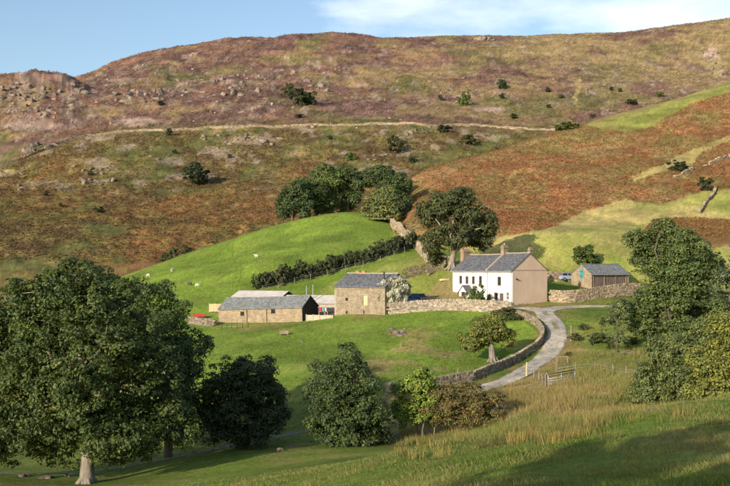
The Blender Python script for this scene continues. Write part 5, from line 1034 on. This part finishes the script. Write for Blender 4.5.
def sheep(px, py, m, label, rz, graze=True, dmin=160):
    me, R = sheep_mesh(graze); me.materials.append(M[m]); o = link('sheep', me, None, G(px, py, dmin)); o.rotation_euler = (0, 0, rz)
    sk = o.modifiers.new('skin', 'SKIN'); bm = bmesh.new(); bm.from_mesh(me); ly = bm.verts.layers.skin.verify(); bm.verts.ensure_lookup_table()
    for v, r in zip(bm.verts, R): v[ly].radius = (r, r); v[ly].use_root = (v.index == 0)
    bm.to_mesh(me); bm.free(); sb = o.modifiers.new('sub', 'SUBSURF'); sb.levels = 1; sb.render_levels = 1; o.scale = (.8, .8, .8)
    tag(o, label, 'sheep')
sheep(197, 287.5, 'wool', 'white sheep grazing beside a dark one on the bright pasture', .2); sheep(190, 285.8, 'wooldark', 'dark sheep beside the white one on the bright pasture', 2.8)
sheep(256.5, 258, 'wool', 'lone white sheep in the middle of the bright pasture knoll', 3.0, False); sheep(148, 277.5, 'wool', 'white sheep near the far left edge of the bright pasture', .4, True, 200); sheep(172, 272, 'wool', 'white sheep alone just below the top edge of the pasture', 1.2, True, 200)

# ------------------------------------------------------------------ grasses and bracken (uncountable)
def blades(pos, hgt, wid, cols, rng, nb=9, lean=.35, spread=.16, simple=False):
    n = len(pos); a = rng.uniform(0, 2 * np.pi, (n, nb)); r = spread * np.sqrt(rng.uniform(0, 1, (n, nb)))
    b0 = pos[:, None] + np.stack([np.cos(a) * r, np.sin(a) * r, np.zeros_like(a) - .04], -1) * np.array([1, 1, 1])
    h = hgt[:, None] * rng.uniform(.5, 1.15, (n, nb)); le = lean * h * rng.uniform(.2, 1.3, (n, nb)); an = a + rng.normal(0, .7, (n, nb))
    tip = b0 + np.stack([np.cos(an) * le, np.sin(an) * le, h], -1); mid = (b0 + tip) / 2 + np.array([0, 0, 1.]) * (h * .10)[..., None]
    fa = rng.uniform(0, np.pi, (n, nb)); w = (np.stack([np.cos(fa), np.sin(fa), fa * 0], -1) * wid)
    if simple:
        v = np.stack([b0 - w, b0 + w, tip], 2).reshape(-1, 3); k = n * nb; c = np.repeat(cols, nb, 0) * rng.uniform(.75, 1.25, (k, 1)); return v, np.arange(k * 3).reshape(-1, 3), np.repeat(c, 3, 0)
    v = np.stack([b0 - w, b0 + w, mid + w * .8, mid - w * .8, tip], 2).reshape(-1, 3); k = n * nb; i = np.arange(k)[:, None] * 5
    f = np.concatenate([i + np.array([[0, 1, 2]]), i + np.array([[0, 2, 3]]), i + np.array([[3, 2, 4]])]); c = np.repeat(cols, nb, 0) * rng.uniform(.75, 1.25, (k, 1))
    return v, f, np.repeat(c, 5, 0)
rg = np.random.default_rng(21)
def scatter(n, pxr, dr, power=1.0):
    px = rg.uniform(*pxr, n); d = dr[0] + (dr[1] - dr[0]) * rg.uniform(0, 1, n) ** power; x = (px - 365) / F * d; z, la = hfull(x, d, True); return x, d, z, la, px
x, y, z, la, px = scatter(34000, (-20, 750), (19, 66)); _, py = proj(x, y, z); c0 = ground_colour(x, y, z, la)
keep = (py < 500); t1 = fbm(x / 5, y / 5, 401, 3); t2 = fbm(x / 2.2, y / 2.2, 403, 3)
keep &= rg.uniform(size=len(x)) < np.clip(1.5 - y / 70, .35, 1); x, y, z, c0, t1, t2 = [q[keep] for q in (x, y, z, c0, t1, t2)]
straw = sstep(.45, .6, t2); straw = straw * .6; cc = c0 * (1.05 - .1 * straw[:, None]) * (1 - .6 * straw[:, None]) + np.array([.34, .27, .12]) * .6 * straw[:, None]
v, f, c = blades(np.stack([x, y, z], 1), .07 + .13 * sstep(.45, .68, t1) + .12 * straw, .011, cc, rg, 6, .95, .32)
tag(link('meadow_grass', quick_mesh('meadow_grass', v, f, M['grass'], c)), 'long uncut grass of the near meadow', 'grass', kind='stuff')
# rushes in clumps on the crest of the near meadow
ct = np.array([(px_, d_) for px_, d_ in zip(rg.normal(562, 26, 46), rg.uniform(38, 46, 46))] + [(a, b) for a, b in zip(rg.uniform(390, 520, 16), rg.uniform(40, 48, 16))] + [(a, b) for a, b in zip(rg.uniform(600, 730, 12), rg.uniform(34, 46, 12))])
x = (ct[:, 0] - 365) / F * ct[:, 1]; y = ct[:, 1]; z = hfull(x, y); n = len(x)
v, f, c = blades(np.stack([x, y, z], 1), rg.uniform(.3, .62, n), .009, np.array([[.17, .16, .055]]) * rg.uniform(.7, 1.25, (n, 1)) + np.array([[.12, .07, .02]]) * (rg.uniform(size=(n, 1)) < .4), rg, 70, .28, .42)
tag(link('rushes', quick_mesh('rushes', v, f, M['grass'], c)), 'tall tufts of rushes on the crest of the near meadow', 'rushes', kind='stuff')
# short pasture grass and a few rush clumps, so that the fields are not a bare skin
x, y, z, la, px = scatter(30000, (150, 560), (100, 235)); _, py = proj(x, y, z); c0 = ground_colour(x, y, z, la); ok = (c0[:, 1] > c0[:, 0] * 1.15) & (fbm(x / 4, y / 4, 441, 3) > .42) & (py > 205) & (py < 392)
x, y, z, c0 = x[ok], y[ok], z[ok], c0[ok]; n = len(x)
v, f, c = blades(np.stack([x, y, z], 1), rg.uniform(.08, .2, n), .05, c0 * rg.uniform(.8, 1.15, (n, 1)), rg, 4, .9, .5, True)
tag(link('pasture_grass', quick_mesh('pasture_grass', v, f, M['grass'], c)), 'short grazed grass of the farm pastures', 'grass', kind='stuff')
x, y, z, la, px = scatter(900, (230, 500), (100, 150)); _, py = proj(x, y, z); ok = inpoly(px, py, [(300, 384), (330, 370), (385, 345), (400, 325), (440, 325), (460, 345), (485, 365), (470, 378), (400, 384)]) & (fbm(x / 5, y / 5, 443, 2) > .52); x, y, z = x[ok], y[ok], z[ok]; n = len(x)
v, f, c = blades(np.stack([x, y, z], 1), rg.uniform(.35, .7, n), .02, np.array([[.16, .15, .05]]) * rg.uniform(.7, 1.4, (n, 1)), rg, 16, .35, .3, True)
tag(link('field_rushes', quick_mesh('field_rushes', v, f, M['grass'], c)), 'clumps of rushes in the damp hollow of the green field', 'rushes', kind='stuff')
# tawny tussocks of the valley
x, y, z, la, px = scatter(16000, (395, 720), (70, 135)); _, py = proj(x, y, z); c0 = ground_colour(x, y, z, la)
ok = inpoly(px, py, [(478, 395), (540, 372), (560, 352), (650, 352), (720, 395), (720, 412), (500, 436), (400, 446), (400, 430)]) & (fbm(x / 3, y / 3, 411, 3) > .40)
rp = np.array([r_[:2] for r_ in road_w]); rr_ = resample(rp, 1.0); dm = np.min(np.hypot(x[:, None] - rr_[None, :, 0], y[:, None] - rr_[None, :, 1]), 1); ok &= dm > 2.3
x, y, z, c0 = x[ok], y[ok], z[ok], c0[ok]; n = len(x)
v, f, c = blades(np.stack([x, y, z], 1), rg.uniform(.3, .8, n), .022, c0 * .75 + np.where(fbm(x / 4, y / 4, 431, 3)[:, None] > .5, np.array([[.27, .215, .10]]), np.array([[.17, .18, .06]])) * .38, rg, 9, .4, .35, True)
tag(link('tussock_grass', quick_mesh('tussock_grass', v, f, M['grass'], c)), 'tawny tussock grass on the rough ground below the track', 'grass', kind='stuff')
# verge grass by field edges, tracks and walls
x, y, z, la, px = scatter(9000, (170, 650), (80, 165)); c0 = ground_colour(x, y, z, la); dm = np.min(np.hypot(x[:, None] - rr_[None, :, 0], y[:, None] - rr_[None, :, 1]), 1); _, py = proj(x, y, z)
ok = ((dm > 1.7) & (dm < 3.4)) | (inpoly(px, py, [(562, 314), (650, 310), (650, 352), (585, 352), (562, 338)]) & (dm > 1.9) & (fbm(x / 2, y / 2, 423, 2) > .42)) | (inpoly(px, py, [(300, 382), (345, 372), (385, 352), (420, 338), (470, 347), (485, 365), (470, 378), (420, 384)]) & (fbm(x / 2, y / 2, 421, 2) > .5)); x, y, z, c0 = x[ok], y[ok], z[ok], c0[ok]; n = len(x)
v, f, c = blades(np.stack([x, y, z], 1), rg.uniform(.2, .5, n), .025, c0 * 1.0, rg, 7, .5, .3, True)
tag(link('verge_grass', quick_mesh('verge_grass', v, f, M['grass'], c)), 'rough verge grass beside the track and in the field hollow', 'grass', kind='stuff')
# bracken: small mounds of fronds over the spur and the lower fell
def fronds(n, pxr, dr, layers_ok, size, cond, seed, name, label):
    rg2 = np.random.default_rng(seed); px = rg2.uniform(*pxr, n); d = rg2.uniform(*dr, n); x = (px - 365) / F * d; z, la = hfull(x, d, True); _, py = proj(x, d, z); c0 = ground_colour(x, d, z, la)
    ok = np.isin(la, layers_ok) & cond(px, py, c0); x, d, z, c0 = x[ok], d[ok], z[ok], c0[ok]; n = len(x); nb = 3
    a = rg2.uniform(0, 6.28, (n, nb)); s = size * rg2.uniform(.6, 1.4, (n, nb)); dx, dy = np.cos(a), np.sin(a)
    b = np.stack([x, d, z], 1)[:, None]; tip = b + np.stack([dx * s, dy * s, .25 * s], -1); mid = b + np.stack([dx * s * .5, dy * s * .5, .75 * s], -1); w = np.stack([-dy, dx, 0 * dx], -1) * (s * .42)[..., None]
    v = np.stack([b + .15 * (tip - b), mid + w + .3 * (tip - mid), mid - w + .3 * (tip - mid)], 2).reshape(-1, 3); f = np.arange(n * nb * 3).reshape(-1, 3)
    c = np.repeat(np.repeat(c0, nb, 0) * rg2.uniform(1.0, 1.45, (n * nb, 1)), 3, 0)
    tag(link(name, quick_mesh(name, v, f, M['grass'], np.clip(c, 0, .6))), label, 'bracken', kind='stuff')
fronds(56000, (395, 745), (205, 385), [2], .36, lambda px, py, c: (c[:, 0] > c[:, 1] * 1.25) & (c[:, 0] < .33), 31, 'slope_bracken', 'rusty bracken covering the slope behind the house')
fronds(56000, (-15, 600), (285, 500), [3, 4], .55, lambda px, py, c: (py > np.interp(px, [0, 60, 110, 240, 556], [169, 146, 136, 130, 133])) & (c[:, 0] < .21) & (c[:, 0] > c[:, 1] * 1.1), 32, 'fell_bracken', 'dark brown bracken covering the lower fell')
fronds(42000, (-15, 745), (470, 760), [3, 4], .55, lambda px, py, c: (py < np.interp(px, [0, 60, 110, 240, 556, 740], [165, 142, 132, 126, 129, 135])) & (c[:, 0] < .26), 33, 'fell_heather', 'purple-brown heather and bent grass of the upper fell')
# trees of the bank behind the camera that shade the bottom of the near meadow (outside the photograph)
for i, (px, py, L_, hh) in enumerate(((640, 466, 40, 12.5), (480, 480, 38, 11.5), (730, 462, 44, 14))):
    g = np.array(G(px, py, 15)); sv = np.array(SUNV); x, y = g[0] + sv[0] * L_ / math.cos(SUN_EL), g[1] + sv[1] * L_ / math.cos(SUN_EL); z = H(x, y)
    zc = g[2] + L_ * math.tan(SUN_EL) - z
    t = thing('bank_tree', (x, y, z), ('first', 'second', 'third')[i] + ' tree of the row on the bank that shades the near meadow', 'tree', 'trees on the bank'); rg_ = np.random.default_rng(500 + i); rn_ = random.Random(500 + i)
    lb = [(np.array([rn_.uniform(-4.5, 4.5), rn_.uniform(-4.5, 4.5), zc + rn_.uniform(-2.2, 1.2)]), np.array([1.9, 1.9, 1.1])) for _ in range(9)]
    pos, nrm, clv = crown_points(lb, 4200, .55, rg_, gaps=.46); v, f, cc = leaf_mesh(pos, nrm, .42, np.array([[.09, .12, .03]]) * (.7 + .5 * clv[:, None]), rg_); link('crown', quick_mesh('crown', v, f, M['leaf'], cc), t)
    mb = MB(); mb.tube([(0, 0, -.5), (0.1, 0, zc * .5), (0, 0, zc)], [.4, .3, .15], 8)
    for c, r in lb: limb(mb, (0.05, 0, zc * .6), tuple(c), .14, .04, rn_)
    mb.build('trunk', M['bark'], t, False)
